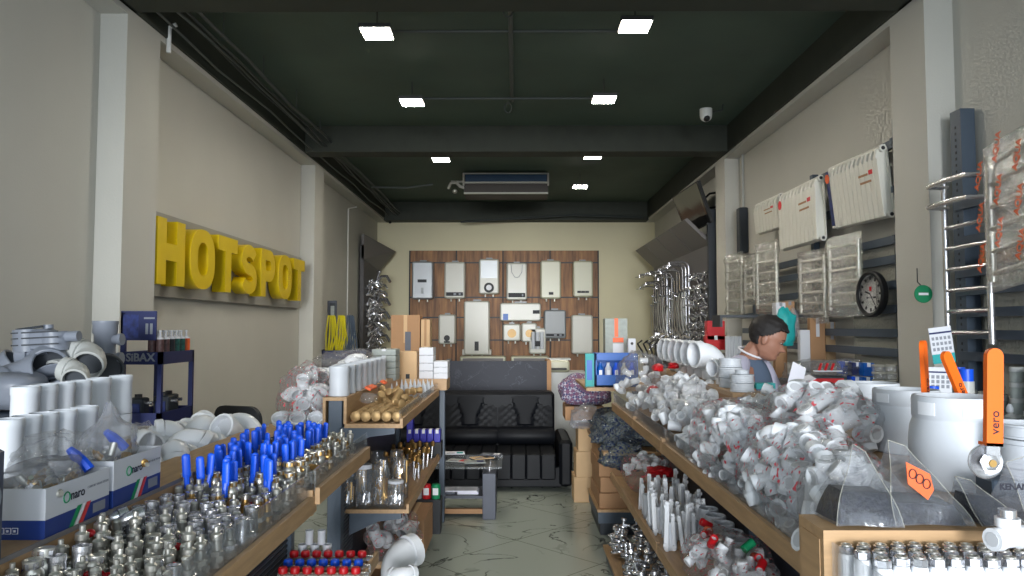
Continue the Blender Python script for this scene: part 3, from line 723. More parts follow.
MB().box(.012, .1, -.001, 0, 1.54, 1.67, 'navy_print').box(.14, .155, -.0015, 0, 1.56, 1.62, 'text_grey').box(.165, .18, -.0015, 0, 1.56, 1.62, 'text_grey').box(.13, .19, -.0015, 0, 1.645, 1.655, 'text_grey').build('header_print', h_)
def cartridge(body, cap):
    q = MB(); q.lathe([(.0, 0), (.021, .001), (.0215, .03)], 'carton_white', None, 14); q.lathe([(.0215, .03), (.0215, .125)], body, None, 14); q.lathe([(.0215, .125), (.021, .13), (.012, .135), (.006, .14), (.004, .165), (.008, .166), (.008, .175), (0, .176)], cap, None, 14); return q
cm = {'dark': ('dark', 'carton_white'), 'brown': ('screw_dark', 'carton_white'), 'green': ('green_plastic', 'carton_white'), 'red': ('text_red', 'sticker_orange')}
mat('brown_print', (84, 60, 60), .5, var=.4, vscale=60); mat('green_print', (34, 84, 76), .5, var=.4, vscale=60)
for k, (b, nm) in enumerate((('brown_print', 'brown'), ('brown_print', 'brown'), ('dark', 'dark'), ('green_print', 'green'), ('green_print', 'green'), ('sticker_orange', 'orange'))):
    o = cartridge(b, 'carton_white').mesh('cartridge')
    for j in range(2):
        c = bpy.data.objects.new('sealant_cartridge', o); C.objects.link(c); c.location = (-2.22+.21-.046*j, 4.18+k*.066, 1.406)
        tag(c, '%s labelled sealant cartridge with white nozzle on top of the blue rack' % nm, 'cartridge', '%s cartridges on the blue rack' % nm)
for k, (x, y) in enumerate(((.06, .1), (.14, .24), (.12, .34))):
    q = MB().box(-.045, .045, -.04, .04, 0, .13, 'steel_dark', b=.006).box(-.03, .03, -.046, -.04, .03, .1, 'navy_print').cyl((0, 0, .13), (0, 0, .15), .02, 'dark').cyl((.045, 0, .1), (.08, 0, .1), .01, 'chrome')
    tag(q.build('pump_box', loc=(-2.22+x, 4.15+y, 1.066)), ['dark boxed pump at the front of the middle tray of the blue rack', 'dark boxed pump in the middle of the blue rack tray', 'dark boxed pump at the wall end of the blue rack tray'][k], 'box')
# leaning cardboard flap and film
tag(MB().box(-.012, .0, 0, .26, 0, .26, 'carton_tan').build('cardboard_flap', loc=(-1.47, 2.62, 1.05), rot=(0, -.45, .35)), 'tan cardboard flap leaning behind the second printed carton', 'cardboard')
bag('bubble_bag', (-1.4, 2.78, 1.16), (.06, .12, .07), 'film', 'clear bubbly bag of fittings in front of the blue rack', seed=4, crumple=.3)

# chairs by the wall
def chair(loc, rz, label):
    t = thing('chair', label, 'chair', loc, rz, 'dark chairs at the left wall')
    MB().box(-.22, .22, -.21, .21, .43, .48, 'dark', b=.015).build('seat', t)
    q = MB(); vs = []; n = 9
    pts = rrect(-.21, 0, .21, .3, .09, 5)
    vs = [(x, .19+.04*(z/.3)+.0, .66+z) for x, z in pts] + [(x*.97, .225+.04*(z/.3), .66+z) for x, z in pts]; m_ = len(pts)
    q.add(vs, [tuple(range(m_-1, -1, -1)), tuple(range(m_, 2*m_))] + [(i, (i+1) % m_, m_+(i+1) % m_, m_+i) for i in range(m_)], 'dark', None, True); q.build('backrest', t)
    for sx in (-.19, .19):
        for sy in (-.18, .18): MB().cyl((sx, sy, 0), (sx, sy*.95, .44), .012, 'black', n=8).build('leg', t)
    q = MB()
    for sx in (-.12, .12): q.tube([(sx, .18, .45), (sx, .23, .6), (sx, .235, .75)], .012, 'black', 8)
    q.build('back_frame', t)
chair((-2.12, 4.95, 0), PI*.9, 'dark round-backed chair nearer the blue rack, behind the white elbows')
chair((-2.05, 5.9, .04), PI*.9, 'dark round-backed chair farther from the blue rack, behind the white elbows')

# ================================================================== LEFT GONDOLA, FAR
g2 = thing('display_shelf', 'farther wood and steel shelf unit with brass valves and jars, beside the sofa', 'display shelf')
shelf(g2, -.93, -.63, 4.04, 5.95, 1.075, lip=.055, front=-.63)
shelf(g2, -1.34, -1.04, 4.04, 5.95, 1.075)
MB().box(-1.05, -.92, 4.04, 5.95, 1.2, 1.218, 'oak').box(-1.05, -1.034, 4.04, 5.95, 1.075, 1.2, 'oak').box(-.936, -.92, 4.04, 5.95, 1.075, 1.2, 'oak').build('ridge_ledge', g2)
shelf(g2, -1.02, -.63, 4.3, 6.15, .555, front=-.63)
MB().box(-1.0, -.64, 4.05, 6.2, .08, .1, 'oak').box(-1.0, -.65, 4.07, 6.18, 0, .08, 'steel_blue').build('base_deck', g2)
post(g2, -.985, 4.09, 1.2, .075, .07); post(g2, -.985, 6.15, 1.16, .06, .06); post(g2, -.61, 6.17, 1.1, .045, .045)
MB().box(-1.0, -.56, 6.0, 6.3, 1.09, 1.18, 'oak_x').build('end_shelf', g2)
q = MB(); bracket(q, -.96, -.66, 4.07, 1.053, 1, .055); bracket(q, -1.02, -1.3, 4.07, 1.053, 1, .055); bracket(q, -.96, -.66, 4.33, .532, 1, .055); bracket(q, -.96, -.66, 6.1, .532, 1); q.build('bracket', g2)
q = MB(); q.box(-.99, -.985, 4.12, 6.15, .1, 1.05, 'slate')
for k in range(36): q.box(-.982, -.978, 4.14, 4.5, .13+k*.022, .142+k*.022, 'perforated')
q.build('back_panel', g2)
# brass check valves in rows, round ends to the front
q = MB(); q.lathe([(.024, 0), (.029, .004), (.029, .02), (.024, .024), (.021, .05), (.024, .075), (.028, .078), (.028, .09), (.02, .094)], 'brass_dull', RX(-PI/2), 14)
for k in range(8): a = 2*PI*k/8; q.box(.019, .023, -.002, .002, -.001, .002, 'carton_tan', RX(-PI/2) @ RZ(a))
bv = proto('check_valve', q, 'round ended brass check valve lying in the farther shelf bin', 'valve', 'brass check valves in the farther bin')
for r_ in range(9):
    for c_ in range(5):
        put(bv, (-.885+c_*.0575+U(-.004, .004), 4.09+r_*.105, 1.106+U(0, .003)), (0, 0, U(-.05, .05)))
for k in range(12):
    put(bv, (-.87+U(0, .2), 4.35+k*.07, 1.155+U(0, .01)), (U(-1, 1), 0, U(0, 6)), .85)
bag('plastic_bag', (-.845, 4.28, 1.19), (.045, .06, .03), 'film', 'small crumpled clear bag on the brass check valves', seed=12, crumple=.3)
q = MB().lathe([(.012, 0), (.013, .002), (.013, .05), (.009, .055), (.006, .07), (.003, .09), (.001, .095)], 'pvc_b', None, 10)
sy = proto('nozzle_bottle', q, 'small white nozzle bottle at the far end of the brass valve bin', 'bottle', 'white nozzle bottles in the farther bin')
for r_ in range(3):
    for c_ in range(8): put(sy, (-.885+c_*.034+U(-.004, .004), 5.3+r_*.22+U(-.02, .02), 1.095), (0, 0, 0), 1.1)
# white couplings on the ridge
for k in range(8):
    y = 4.14+k*.165; o = big_coupling(.056, .165)
    o = o.mesh('white_socket')if k == 0 else bpy.data.meshes['white_socket']
    c = bpy.data.objects.new('white_socket', o); C.objects.link(c); c.location = (-.985, y, 1.218)
    tag(c, 'tall white pipe socket in the row along the ridge of the farther shelf unit', 'pipe fitting', 'white sockets on the farther ridge')
    if k == 0: c['label'] = 'nearest tall white pipe socket on the wooden ridge end, above the brass valves'; del c['group']
for k, y in enumerate((4.5, 4.62, 5.0)):
    tag(MB().box(-.04, 0, -.045, .045, 0, .014, 'sticker_orange', b=.003).build('orange_clip', loc=(-.905+.03, y, 1.215), rot=(0, .5, 0)), ['nearest orange clip at the foot of the white socket row', 'middle orange clip at the foot of the white socket row', 'farthest orange clip at the foot of the white socket row'][k], 'clip')
# bag of white elbows, left of ridge
bags_e = proto('foam_elbow', pipe_elbow(.038), 'white elbow in the bagged heap beside the tall white sockets', 'pipe fitting', 'bagged white elbows on the farther shelf')
random.seed(5)
for k in range(3): put(bags_e, (-1.29+k*.095, 4.1, 1.125), (0, 2.4, PI/2+U(-.3, .3)), 1.1)
for k in range(24):
    z = 1.12+(k//8)*.075; put(bags_e, (-1.3+U(0, .22)*(1-.2*(k//8)), 4.15+U(0, .55), z), (U(-1, 1), U(-3, 0), U(0, 6.28)), U(.85, 1.1))
bag('plastic_bag', (-1.19, 4.28, 1.2), (.15, .26, .15), 'film_red', 'clear printed bag around white elbows on the farther shelf', seed=5, crumple=.2)
bag('plastic_bag', (-1.3, 4.6, 1.27), (.10, .16, .1), 'film_red', 'pinkish clear bag lying against the wall side of the elbow heap', seed=6, crumple=.35)
bag('plastic_bag', (-1.18, 5.2, 1.3), (.2, .35, .13), 'film', 'large clear bag of white parts behind the row of white sockets', seed=7, crumple=.25)
for k in range(14): put(bags_e, (U(-1.3, -1.08), U(4.95, 5.5), U(1.15, 1.36)), (U(-1, 1), U(-3, 0), U(0, 6.28)), 1.15, label='white part inside the large clear bag behind the tall sockets', group='white parts in the large clear bag')

def box_thing(name, x0, x1, y0, y1, z0, z1, m, label, cat='box', group=None, flaps=False, tape=None, tm='carton_tan'):
    t = thing(name, label, cat, ((x0+x1)/2, y0, z0), 0, group); w = (x1-x0)/2; d = y1-y0; h = z1-z0
    MB().box(-w, w, 0, d, 0, h, m, b=.003).build('carton', t)
    MB().box(-w*.06-.01, w*.06+.01, -.001, d, h-.0005, h+.001, tm).box(-w*.06-.01, w*.06+.01, -.0015, 0, h*.7, h, tm).build('tape', t)
    if tape: tape(t, w, d, h)
    return t
# boxes at the far end
for k in range(4): box_thing('white_box', -.79, -.675, 6.05, 6.25, 1.18+k*.0635, 1.241+k*.0635, 'carton_white', 'slim white box, %s of the taller white stack' % ('lowest', 'second', 'third', 'topmost')[k], tm='carton_white')
for k in range(3): box_thing('white_box', -.67, -.555, 6.03, 6.23, 1.18+k*.0475, 1.226+k*.0475, 'carton_white', 'slim white box, %s of the shorter white stack above the post' % ('lowest', 'middle', 'topmost')[k], tm='carton_white')
def cut(t, w, d, h): MB().box(w*.3, w*.55, -.002, 0, h*.3, h*.42, 'dark').build('print_mark', t)
box_thing('cardboard_box', -1.05, -.8, 5.98, 6.1, 1.09, 1.405, 'carton_tan', 'tan cardboard box leaning behind the brass valves, beside white boxes', tape=cut)
for k in range(5): box_thing('grey_box', -1.08, -.9, 5.55, 5.75, 1.2+k*.047, 1.245+k*.047, 'grey_card', 'flat grey printed box, %s in the pile behind the white sockets' % ('lowest', 'second lowest', 'middle', 'second highest', 'topmost')[k], tm='carton_white')
def slot(t, w, d, h): MB().box(-w*.02, w*.38, -.003, 0, h*.12, h*.82, 'slate').build('dark_panel', t)
box_thing('tall_carton', *(lambda a, b: (a.x, b.x))(P(391, 314, 8.25), P(420, 314, 8.25)), 8.25, 8.48, .7, P(391, 315, 8.25).z, 'carton', 'tall brown carton with a dark printed panel, left of the wood boiler board', tape=slot)
a = P(421, 315, 8.27); box_thing('tall_carton', a.x, a.x+.1, 8.27, 8.48, .7, a.z-.05, 'carton_tan', 'narrow tan carton beside the tall brown carton', tm='carton')
tag(MB().box(-1.7, -.93, 8.22, 8.7, .66, .7, 'oak_x').box(-1.68, -1.6, 8.25, 8.65, 0, .66, 'steel_dark').box(-1.03, -.95, 8.25, 8.65, 0, .66, 'steel_dark').build('side_table'), 'side table behind the farther shelf unit holding the tall cartons', 'table')

# jars on the middle shelf
def jar(x, y, lid, label, fill, h=.24, r=.053):
    t = thing('glass_jar', label, 'jar', (x, y, .555))
    MB().lathe([(.0, .0), (r*.95, .0), (r, .008), (r, h*.8), (r*.86, h*.9), (r*.84, h)], 'glass_jar', None, 20).build('glass', t)
    if lid: MB().lathe([(r*.9, h*.93), (r*.92, h*.93), (r*.92, h*1.02), (r*.88, h*1.03), (0, h*1.03)], lid, None, 20).build('lid', t)
    q = MB()
    for k in range(60):
        a = U(0, 6.28); rr = r*.8*math.sqrt(R()); q.cyl((rr*math.cos(a), rr*math.sin(a), .012+h*fill*R()), (rr*math.cos(a)*.8+.008, rr*math.sin(a)*.8, .02+h*fill*R()*.96), .006, 'brass' if fill > .5 and k % 3 else 'chrome', n=6)
    c = q.build('small_part_filling', t); c['kind'] = 'stuff'; return t
jl = [(-.985, 4.36, 'cyan_blue', 'jar with blue lid full of brass parts, first in the jar row', .55), (-.885, 4.36, 'carton_white', 'jar with white lid and a tall clear body beside the blue lidded jar', .3),
      (-.79, 4.38, None, 'open jar of brass and chrome parts in the middle of the jar row', .7), (-.7, 4.36, 'carton_white', 'short jar with white lid at the aisle corner of the shelf', .4),
      (-.95, 4.56, None, 'open jar heaped with chrome parts behind the white lidded jar', .95), (-.83, 4.6, None, 'tall open jar behind the middle of the jar row', .9), (-.71, 4.58, None, 'open jar of chrome parts behind the short white lidded jar', .95),
      (-.9, 4.85, None, 'empty clear jar deeper on the jar shelf', .1), (-.78, 4.88, None, 'clear jar with few parts deeper on the jar shelf', .3)]
for k, (x, y, l_, lb, fl) in enumerate(jl): jar(x, y, l_, lb, fl, h=.15 if k == 3 else .24, r=.05)
q = MB().cyl((0, 0, 0), (0, 0, .09), .006, 'chrome', n=6).lathe([(.008, .09), (.014, .095), (.014, .12), (.006, .125), (.0, .13)], 'brass', None, 8)
tp = proto('angle_tap', q, 'little chrome and brass tap standing behind the jars', 'tap', 'small taps behind the jars')
for k in range(95): put(tp, (-.97+U(0, .31), 4.98+U(0, .98), .555), (U(-.1, .1), U(-.1, .1), 0), U(.8, 1.3))
for k in range(5):
    x = -.88+k*.055; box_thing('blue_box', x, x+.05, 6.0, 6.08, .555+.12, .555+.22, 'violet_blue', 'small violet blue box, %s from the wall in the row behind the taps' % ('first', 'second', 'third', 'fourth', 'fifth')[k], tm='text_white')
box_thing('blue_box', -.88, -.83, 6.0, 6.08, .776, .88, 'violet_blue', 'small violet blue box stacked on top of the row behind the taps', tm='text_white')
tag(MB().box(-.9, -.6, 5.98, 6.1, .555, .675, 'dark').build('dark_carton'), 'dark carton under the violet blue boxes', 'box')
# cartons and tins on the floor deck
for k, (x0, x1, y0, y1, z1, m, lb) in enumerate(((-.98, -.8, 4.95, 5.35, .33, 'carton', 'brown carton on the base deck, wall side of the pair'), (-.79, -.6, 4.9, 5.4, .34, 'carton', 'brown carton on the base deck, aisle side of the pair'),
     (-.95, -.62, 4.5, 4.9, .2, 'carton_tan', 'tan carton under the bagged white elbows'), (-.9, -.62, 4.1, 4.5, .16, 'carton', 'low brown carton under the big white elbow'))):
    box_thing('cardboard_box', x0, x1, y0, y1, .1, z1, m, lb)
for k, m in enumerate(('pale_pvc', 'teal', 'carton_white', 'red_plastic', 'green_plastic')):
    q = MB().lathe([(0, 0), (.03, 0), (.031, .004), (.031, .1), (.028, .104), (0, .104)], m, None, 16).box(-.02, .02, -.033, -.03, .03, .08, 'text_white')
    tag(q.build('paint_tin', loc=(-.86+.068*k, 5.5, .345+.0)), '%s tin behind the brown cartons on the base deck' % ('grey', 'teal', 'white', 'red', 'green')[k], 'tin')
tag(MB().box(-.95, -.55, 5.45, 5.6, .1, .345, 'dark').build('dark_carton'), 'dark carton under the row of small tins', 'box')
o = pipe_elbow(.085).build('white_elbow', loc=P(412, 572, 4.1), rot=(PI/2, 2.3, -.3)); o.rotation_euler = (1.2, -1.9, -.4)
tag(o, 'big white pipe elbow on the floor deck below the jars', 'pipe fitting')
tag(pipe_elbow(.04).build('white_elbow', loc=P(402, 575, 3.8), rot=(1.4, -.3, -.6)), 'smaller white elbow in front of the big one below the jars', 'pipe fitting')
for k in range(8): put(bags_e, (U(-.85, -.66), U(4.4, 4.8), U(.25, .36)), (U(-1, 1), U(-3, 0), U(0, 6.28)), 1.0, label='white elbow bagged with red print below the jar shelf', group='bagged elbows below the jars')
bag('plastic_bag', (-.75, 4.6, .32), (.15, .24, .13), 'film_red', 'clear bag with red print on cartons below the jar shelf', seed=8, crumple=.25)
# manifolds on the near lower shelf
for k, (y, m, nm) in enumerate(((3.32, 'red_plastic', 'red'), (3.2, 'blue_plastic', 'blue'), (3.1, 'red_plastic', 'red'))):
    t = thing('manifold', ['heating manifold with red knobs, farthest of the three on the low shelf', 'heating manifold with blue knobs between the two red ones', 'heating manifold with red knobs, nearest of the three on the low shelf'][k], 'manifold', (-1.0 + .01*k, y, .575))
    MB().cyl((0, 0, 0), (.36, 0, 0), .014, 'nickel').cyl((.34, 0, 0), (.37, 0, 0), .019, 'chrome').build('bar', t)
    for j in range(7):
        MB().lathe([(.012, 0), (.019, .004), (.02, .02), (.016, .028), (0, .03)], m, T(Vector((.02+j*.05, 0, .01))), 12).build('knob', t)
    q = MB()
    for j in range(7): q.cyl((.02+j*.05, 0, 0), (.02+j*.05, -.03, 0), .008, 'brass')
    q.build('outlet_row', t)
for k, (x, z) in enumerate(((-.96, .555), (-.905, .555), (-.85, .555), (-.93, .625), (-.875, .625))):
    put(wc, (x, 3.38, z), (0, 0, 0), .56 if k < 3 else .5, label='small white socket in the pile behind the manifolds', group='white sockets behind the manifolds')

# ================================================================== SOFA
sf = thing('leather_sofa', 'black leather sofa with diamond quilted back beyond the shelves', 'sofa', (-.5, 7.25, 0))
xs0, xs1 = -.98, 1.0
MB().box(xs0+.1, .95, .05, .95, .04, .24, 'black_leather', b=.01).build('base', sf)
for k in range(3):
    x0 = -.86+k*.585; x1 = x0+.575
    q = MB(); nu = 4
    for j in range(4):
        a0 = x0+(x1-x0)*j/4; q.box(a0+.001, a0+(x1-x0)/4-.001, 0, .62, .12, .37, 'black_leather', b=.012)
    q.build('seat_cushion', sf)
    # quilted back panel with raised smooth centre pad
    q = MB(); NX, NZ = 26, 20; vs = []; fs = []
    for iz in range(NZ+1):
        for ix in range(NX+1):
            u = ix/NX; v = iz/NZ; x = x0+u*(x1-x0); z = .55+v*.33
            a = (u*7+v*4.5) % 1; b = (u*7-v*4.5) % 1
            d = .018*min(min(a, 1-a), min(b, 1-b))*3
            cx = abs(u-.5); hw = .12+.17*v*v*1.2
            if cx < hw and v > .08: d = .03+.008*(1-(cx/hw)**2)
            d *= min(1, 6*u, 6*(1-u))
            vs.append((x, .62+.1*v-d, z))
    for iz in range(NZ):
        for ix in range(NX): o_ = iz*(NX+1)+ix; fs.append((o_, o_+1, o_+NX+2, o_+NX+1))
    q.add(vs, fs, 'black_leather', None, True); q.build('quilted_panel', sf)
    q = MB(); q.tube([(x0+.004, .63, .46), (x0+.03, .62, .46), (x1-.03, .62, .46), (x1-.004, .63, .46)], [.085, .095, .095, .085], 'black_leather', 14); q.build('lumbar_roll', sf)
MB().box(-.88, .91, .68, .93, .24, .91, 'black_leather', b=.03).build('backrest', sf)
for x in (xs0, .92):
    q = MB().box(x, x+.13, .0, .9, .05, .5, 'black_leather', b=.03); q.build('armrest', sf)

# coffee table
ct = thing('coffee_table', 'low dark coffee table covered with magazines in front of the sofa', 'coffee table', (0, .2, -.02))
MB().box(-1.0, -.12, 6.0, 6.6, .445, .46, 'glass_jar').build('table_top', ct)
for x in (-.92, -.28): MB().box(x, x+.11, 6.04, 6.5, .02, .4, 'slate', b=.004).build('leg', ct)
q = MB()
for x in (-.865, -.225):
    for y in (6.15, 6.45): q.cyl((x, y, .4), (x, y, .445), .012, 'chrome')
q.build('chrome_pin', ct)
MB().box(-.82, -.27, 6.1, 6.5, .18, .2, 'slate').build('low_shelf', ct)
MB().box(-.82, -.27, 6.12, 6.16, .05, .09, 'carton').build('stretcher', ct)
mg = [(-.75, 6.2, .2, 'paper', 'newspaper'), (-.5, 6.25, -.3, 'pale_pvc', 'grey magazine'), (-.3, 6.35, .5, 'carton_tan', 'beige leaflet'), (-.35, 6.12, .1, 'grey_card', 'printed flyer'), (-.22, 6.45, -.2, 'slate', 'dark brochure'), (-.55, 6.48, .1, 'paper', 'white leaflet')]
for k, (x, y, r, m, nm) in enumerate(mg):
    q = MB().box(-.09, .09, -.065, .065, 0, .006, m).box(-.07, .0, -.045, .0, .006, .0065, 'text_grey').box(.02, .075, -.04, .04, .006, .0065, ['slate', 'text_red', 'dark', 'navy', 'text_white', 'teal'][k])
    tag(q.build('magazine', loc=(x, y+.2, .441+.0065*k), rot=(0, 0, r)), nm+' lying on the glass coffee table', 'magazine')
for k, (x, m) in enumerate(((-.6, 'slate'), (-.42, 'paper'))):
    tag(MB().box(-.1, .1, -.08, .08, 0, .02, m).box(-.09, .09, -.078, .075, .02, .03, 'paper').build('magazine', loc=(x, 6.45, .18)), ['dark magazine pile on the low shelf of the coffee table', 'white magazine pile on the low shelf of the coffee table'][k], 'magazine')

# ================================================================== RECEPTION DESK, BACK WALL
a = P(447, 361, 8.5); b = P(547, 392, 8.5)
t = thing('reception_desk', 'dark marble faced reception counter behind the sofa', 'counter')
MB().box(a.x, b.x, 8.5, 8.54, 0, a.z, 'desk_marble').build('front_panel', t)
MB().box(a.x, b.x+.05, 8.54, 9.1, a.z-.16, a.z-.13, 'slate').build('worktop', t)
MB().box(b.x, b.x+.05, 8.5, 9.1, 0, a.z-.0, 'carton').box(a.x-.04, a.x, 8.5, 9.1, 0, a.z, 'slate').build('side_panel', t)
a = P(410, 251, YB); b = P(598, 390, YB)
bb = thing('boiler_board', 'large brown wood panelled board carrying the boilers on the far wall', 'display board')
MB().box(a.x, b.x, YB-.06, YB-.005, b.z, a.z, 'boiler_board').build('wood_panel', bb)
q = MB()
for px in (410, 456.5, 503, 550, 598):
    x = P(px, 300, YB).x; q.box(x-.012, x+.012, YB-.068, YB-.058, b.z, a.z, 'dark')
for py in (263, 297.5, 317.5, 340): z = P(500, py, YB).z; q.box(a.x, b.x, YB-.066, YB-.058, z-.012, z+.012, 'steel_dark')
q.build('panel_joint', bb)
def boiler(px0, px1, py0, py1, m, label, kind='plain', rz=0, name='wall_boiler', cat='boiler'):
    A = P(px0, py0, YB-.3); B = P(px1, py1, YB-.3); w = (B.x-A.x)/2; h = A.z-B.z
    t = thing(name, label, cat, ((A.x+B.x)/2, YB-.07, B.z), 0, None); d = .25
    body = MB().box(-w, w, -d, 0, 0, h, m, b=.025).build('casing', t)
    F0 = -d-.004
    if kind == 'panel': MB().box(-w*.82, w*.82, F0, -d+.01, h*.07, h*.17, 'dark').box(-w*.1, w*.15, F0-.003, F0, h*.09, h*.15, 'text_grey').box(w*.4, w*.6, F0-.003, F0, h*.09, h*.15, 'text_grey').build('control_panel', t)
    if kind == 'small': MB().box(-w*.2, w*.25, F0, -d+.01, h*.1, h*.17, 'dark').build('control_panel', t)
    if kind == 'knobs':
        q = MB()
        for k in (-.4, 0, .4): q.box(w*k-.035, w*k+.035, F0, -d+.01, h*.11, h*.17, 'dark')
        q.build('control_panel', t)
    if kind == 'mid': MB().box(-w*.45, w*.4, F0, -d+.01, h*.44, h*.52, 'dark').build('display', t); MB().box(-w*.12, w*.12, F0, -d+.01, h*.14, h*.3, 'boiler_grey').build('window', t)
    if kind == 'round': MB().cyl((0, F0, h*.18), (0, -d+.01, h*.18), w*.5, 'dark', n=24).build('dial', t); MB().cyl((0, F0-.01, h*.18), (0, F0, h*.18), w*.28, 'text_white', n=20).build('dial_centre', t); MB().box(-w*.8, w*.8, F0, -d+.01, h*.45, h*.95, 'boiler_silver').build('foil_panel', t)
    if kind == 'geyser': MB().cyl((0, F0, h*.2), (0, -d+.01, h*.2), w*.35, 'black', n=24).box(-w*.35, w*.35, F0, -d+.01, h*.04, h*.1, 'black').build('dial', t)
    if kind == 'curve': q = MB(); q.tube([(-w*.55, F0, h*.95), (-w*.5, F0, h*.75), (-w*.2, F0, h*.62), (0, F0, h*.6)], .006, 'boiler_grey', 6); q.tube([(w*.55, F0, h*.95), (w*.5, F0, h*.75), (w*.2, F0, h*.62), (0, F0, h*.6)], .006, 'boiler_grey', 6); q.build('contour_line', t); MB().box(-w*.82, w*.82, F0, -d+.01, h*.07, h*.19, 'dark').box(w*.5, w*.65, F0-.003, F0, h*.1, h*.16, 'text_grey').build('control_panel', t)
    if kind == 'tank':
        MB().cyl((0, F0+.01, h*.56), (0, -d+.01, h*.56), w*.28, 'black', n=20).box(-w*.16, w*.16, F0, -d+.01, h*.08, h*.25, 'black').build('display', t); MB().box(-w*1.12, w*1.12, -d*.9, 0, -.0, h*.1, m).build('base_bracket', t)
    if kind == 'tankh': MB().box(w*.6, w*.93, F0, -d+.01, h*.4, h*.6, 'dark').build('display', t); MB().box(-w*.85, -w*.6, F0, -d+.01, h*.05, h*.4, 'cyan_blue').build('sticker', t)
    if kind == 'filter':
        q = MB()
        for k in (-.5, 0, .5): q.cyl((w*k, -d-.02, h*.2), (w*k, -d-.02, h*.85), w*.22, 'pvc_b', n=12)
        q.build('filter_housing', t); MB().box(-w*.3, w*.3, F0-.05, F0, h*.3, h*.5, 'dark').build('gauge', t)
    if kind == 'heater': MB().cyl((0, F0, h*.45), (0, -d+.01, h*.45), w*.5, 'brass_dull', n=24).build('dial', t)
    MB().box(-w*.3, w*.3, -d*.7, -d*.2, h, h+.03, 'boiler_grey').cyl((-w*.4, -.1, -.05), (-w*.4, -.1, 0), .015, 'nickel').cyl((w*.4, -.1, -.05), (w*.4, -.1, 0), .015, 'nickel').build('pipe_stub', t)
boiler(412, 433, 261.5, 299, 'boiler_silver', 'silver wall boiler with dark mid display, first in the top row from the corner', 'mid')
boiler(444.5, 465, 262, 298.5, 'boiler_white', 'white wall boiler with dark strip panel, second in the top row', 'panel')
boiler(479, 499, 259, 294, 'boiler_white', 'shiny wrapped boiler with a round black dial, third in the top row', 'round')
boiler(506.5, 527, 263, 300, 'boiler_white', 'white boiler with curved lines and dark strip panel, in the middle of the top row', 'curve')
boiler(540.5, 561, 260.6, 298.6, 'boiler_cream', 'cream boiler with one small dark display, fifth in the top row', 'small')
boiler(573, 593, 261, 297, 'boiler_cream', 'cream boiler with three small black controls, last in the top row', 'knobs')
boiler(438.6, 455.5, 314.5, 344, 'boiler_white', 'small white water heater with black dial below the second boiler', 'geyser')
boiler(464, 489.5, 301, 355, 'boiler_white', 'tall upright white storage heater in the lower row', 'tank')
boiler(500, 541, 303, 321, 'boiler_white', 'horizontal white storage heater with blue sticker', 'tankh')
boiler(503, 520.6, 324, 341, 'boiler_white', 'small square white heater with tan centre under the horizontal tank', 'heater')
boiler(521.5, 537, 323, 342, 'boiler_white', 'second small square heater partly behind the filter unit', 'heater')
boiler(544, 566, 310, 338.5, 'boiler_grey', 'grey boiler with dark display beside the filter unit', 'panel')
boiler(571.5, 593, 315, 354, 'boiler_white', 'plain white boiler low on the board at the radiator side', 'plain')
boiler(529, 546, 328, 354, 'boiler_white', 'white water filter unit with upright housings on the board', 'filter', name='water_filter', cat='water filter')
for k, (px0, px1) in enumerate(((460, 506), (511, 549))):
    A = P(px0, 356, YB-.3); B = P(px1, 362, YB-.3)
    o = MB().box(A.x, B.x, YB-.35, YB-.08, B.z-.1, A.z, 'boiler_cream', b=.02).box(A.x+.05, B.x-.05, YB-.355, YB-.35, B.z-.02, A.z-.04, 'panel_light').build('boxed_heater')
    tag(o, ['pale low heater case below the tall storage heater', 'pale low heater case under the filter unit'][k], 'heater')
A = P(558, 372, 9.0); t = thing('printer', 'white printer and papers at the end of the reception counter', 'printer', (A.x, 9.0, A.z))
MB().box(-.13, .14, 0, .3, 0, .14, 'boiler_cream', b=.02).build('casing', t); MB().box(-.12, .16, .05, .3, .14, .16, 'pale_pvc').box(-.1, .1, -.08, 0, .03, .05, 'dark').build('paper_tray', t)
tag(MB().box(.42, .85, 8.9, 9.4, .0, A.z, 'pale_pvc').build('side_cabinet'), 'pale side cabinet under the white printer', 'cabinet')

# ================================================================== DISPLAY WALLS WITH TAPS
def slope_panel(x_in, x_out, y0, y1, z0, z1, n, m, name, label, s):
    t = thing(name, label, 'display panel')
    return t
# right tap display
t = thing('tap_display', 'grey wall display with sloping header carrying chrome shower sets, below the television', 'display stand')
MB().box(2.42, 2.5, 9.15, 13.0, 0, 2.78, 'panel_grey').build('back_panel', t)
for k in range(4):
    ya, yb = 9.2+k*.95, 10.13+k*.95
    yb -= .02
    q = MB(); q.add([(2.42, ya, 2.63), (2.42, yb, 2.63), (2.1, yb, 2.94), (2.1, ya, 2.94), (2.46, ya, 2.65), (2.46, yb, 2.65), (2.14, yb, 2.96), (2.14, ya, 2.96)], [(0,1,2,3), (7,6,5,4), (0,3,7,4), (1,5,6,2), (3,2,6,7), (0,4,5,1)], 'panel_light'); q.build('header_panel', t)
MB().box(2.36, 2.46, 9.05, 9.12, .0, 3.05, 'steel_dark').build('post', t)
t2 = thing('tap_display', 'dark grey wall display with slanted header and small taps in the far corner', 'display stand')
MB().box(-2.56, -2.5, 12.1, 13.5, 0, 2.95, 'panel_grey').build('back_panel', t2)
q = MB(); q.add([(-2.5, 12.1, 2.72), (-2.5, 13.5, 2.62), (-2.2, 13.5, 2.98), (-2.5, 12.1, 3.13), (-2.54, 12.1, 2.72), (-2.54, 13.5, 2.62), (-2.24, 13.5, 3.0), (-2.54, 12.1, 3.13)], [(0,1,2,3), (7,6,5,4), (0,4,5,1), (1,5,6,2), (2,6,7,3), (3,7,4,0)], 'panel_light'); q.build('header_panel', t2)
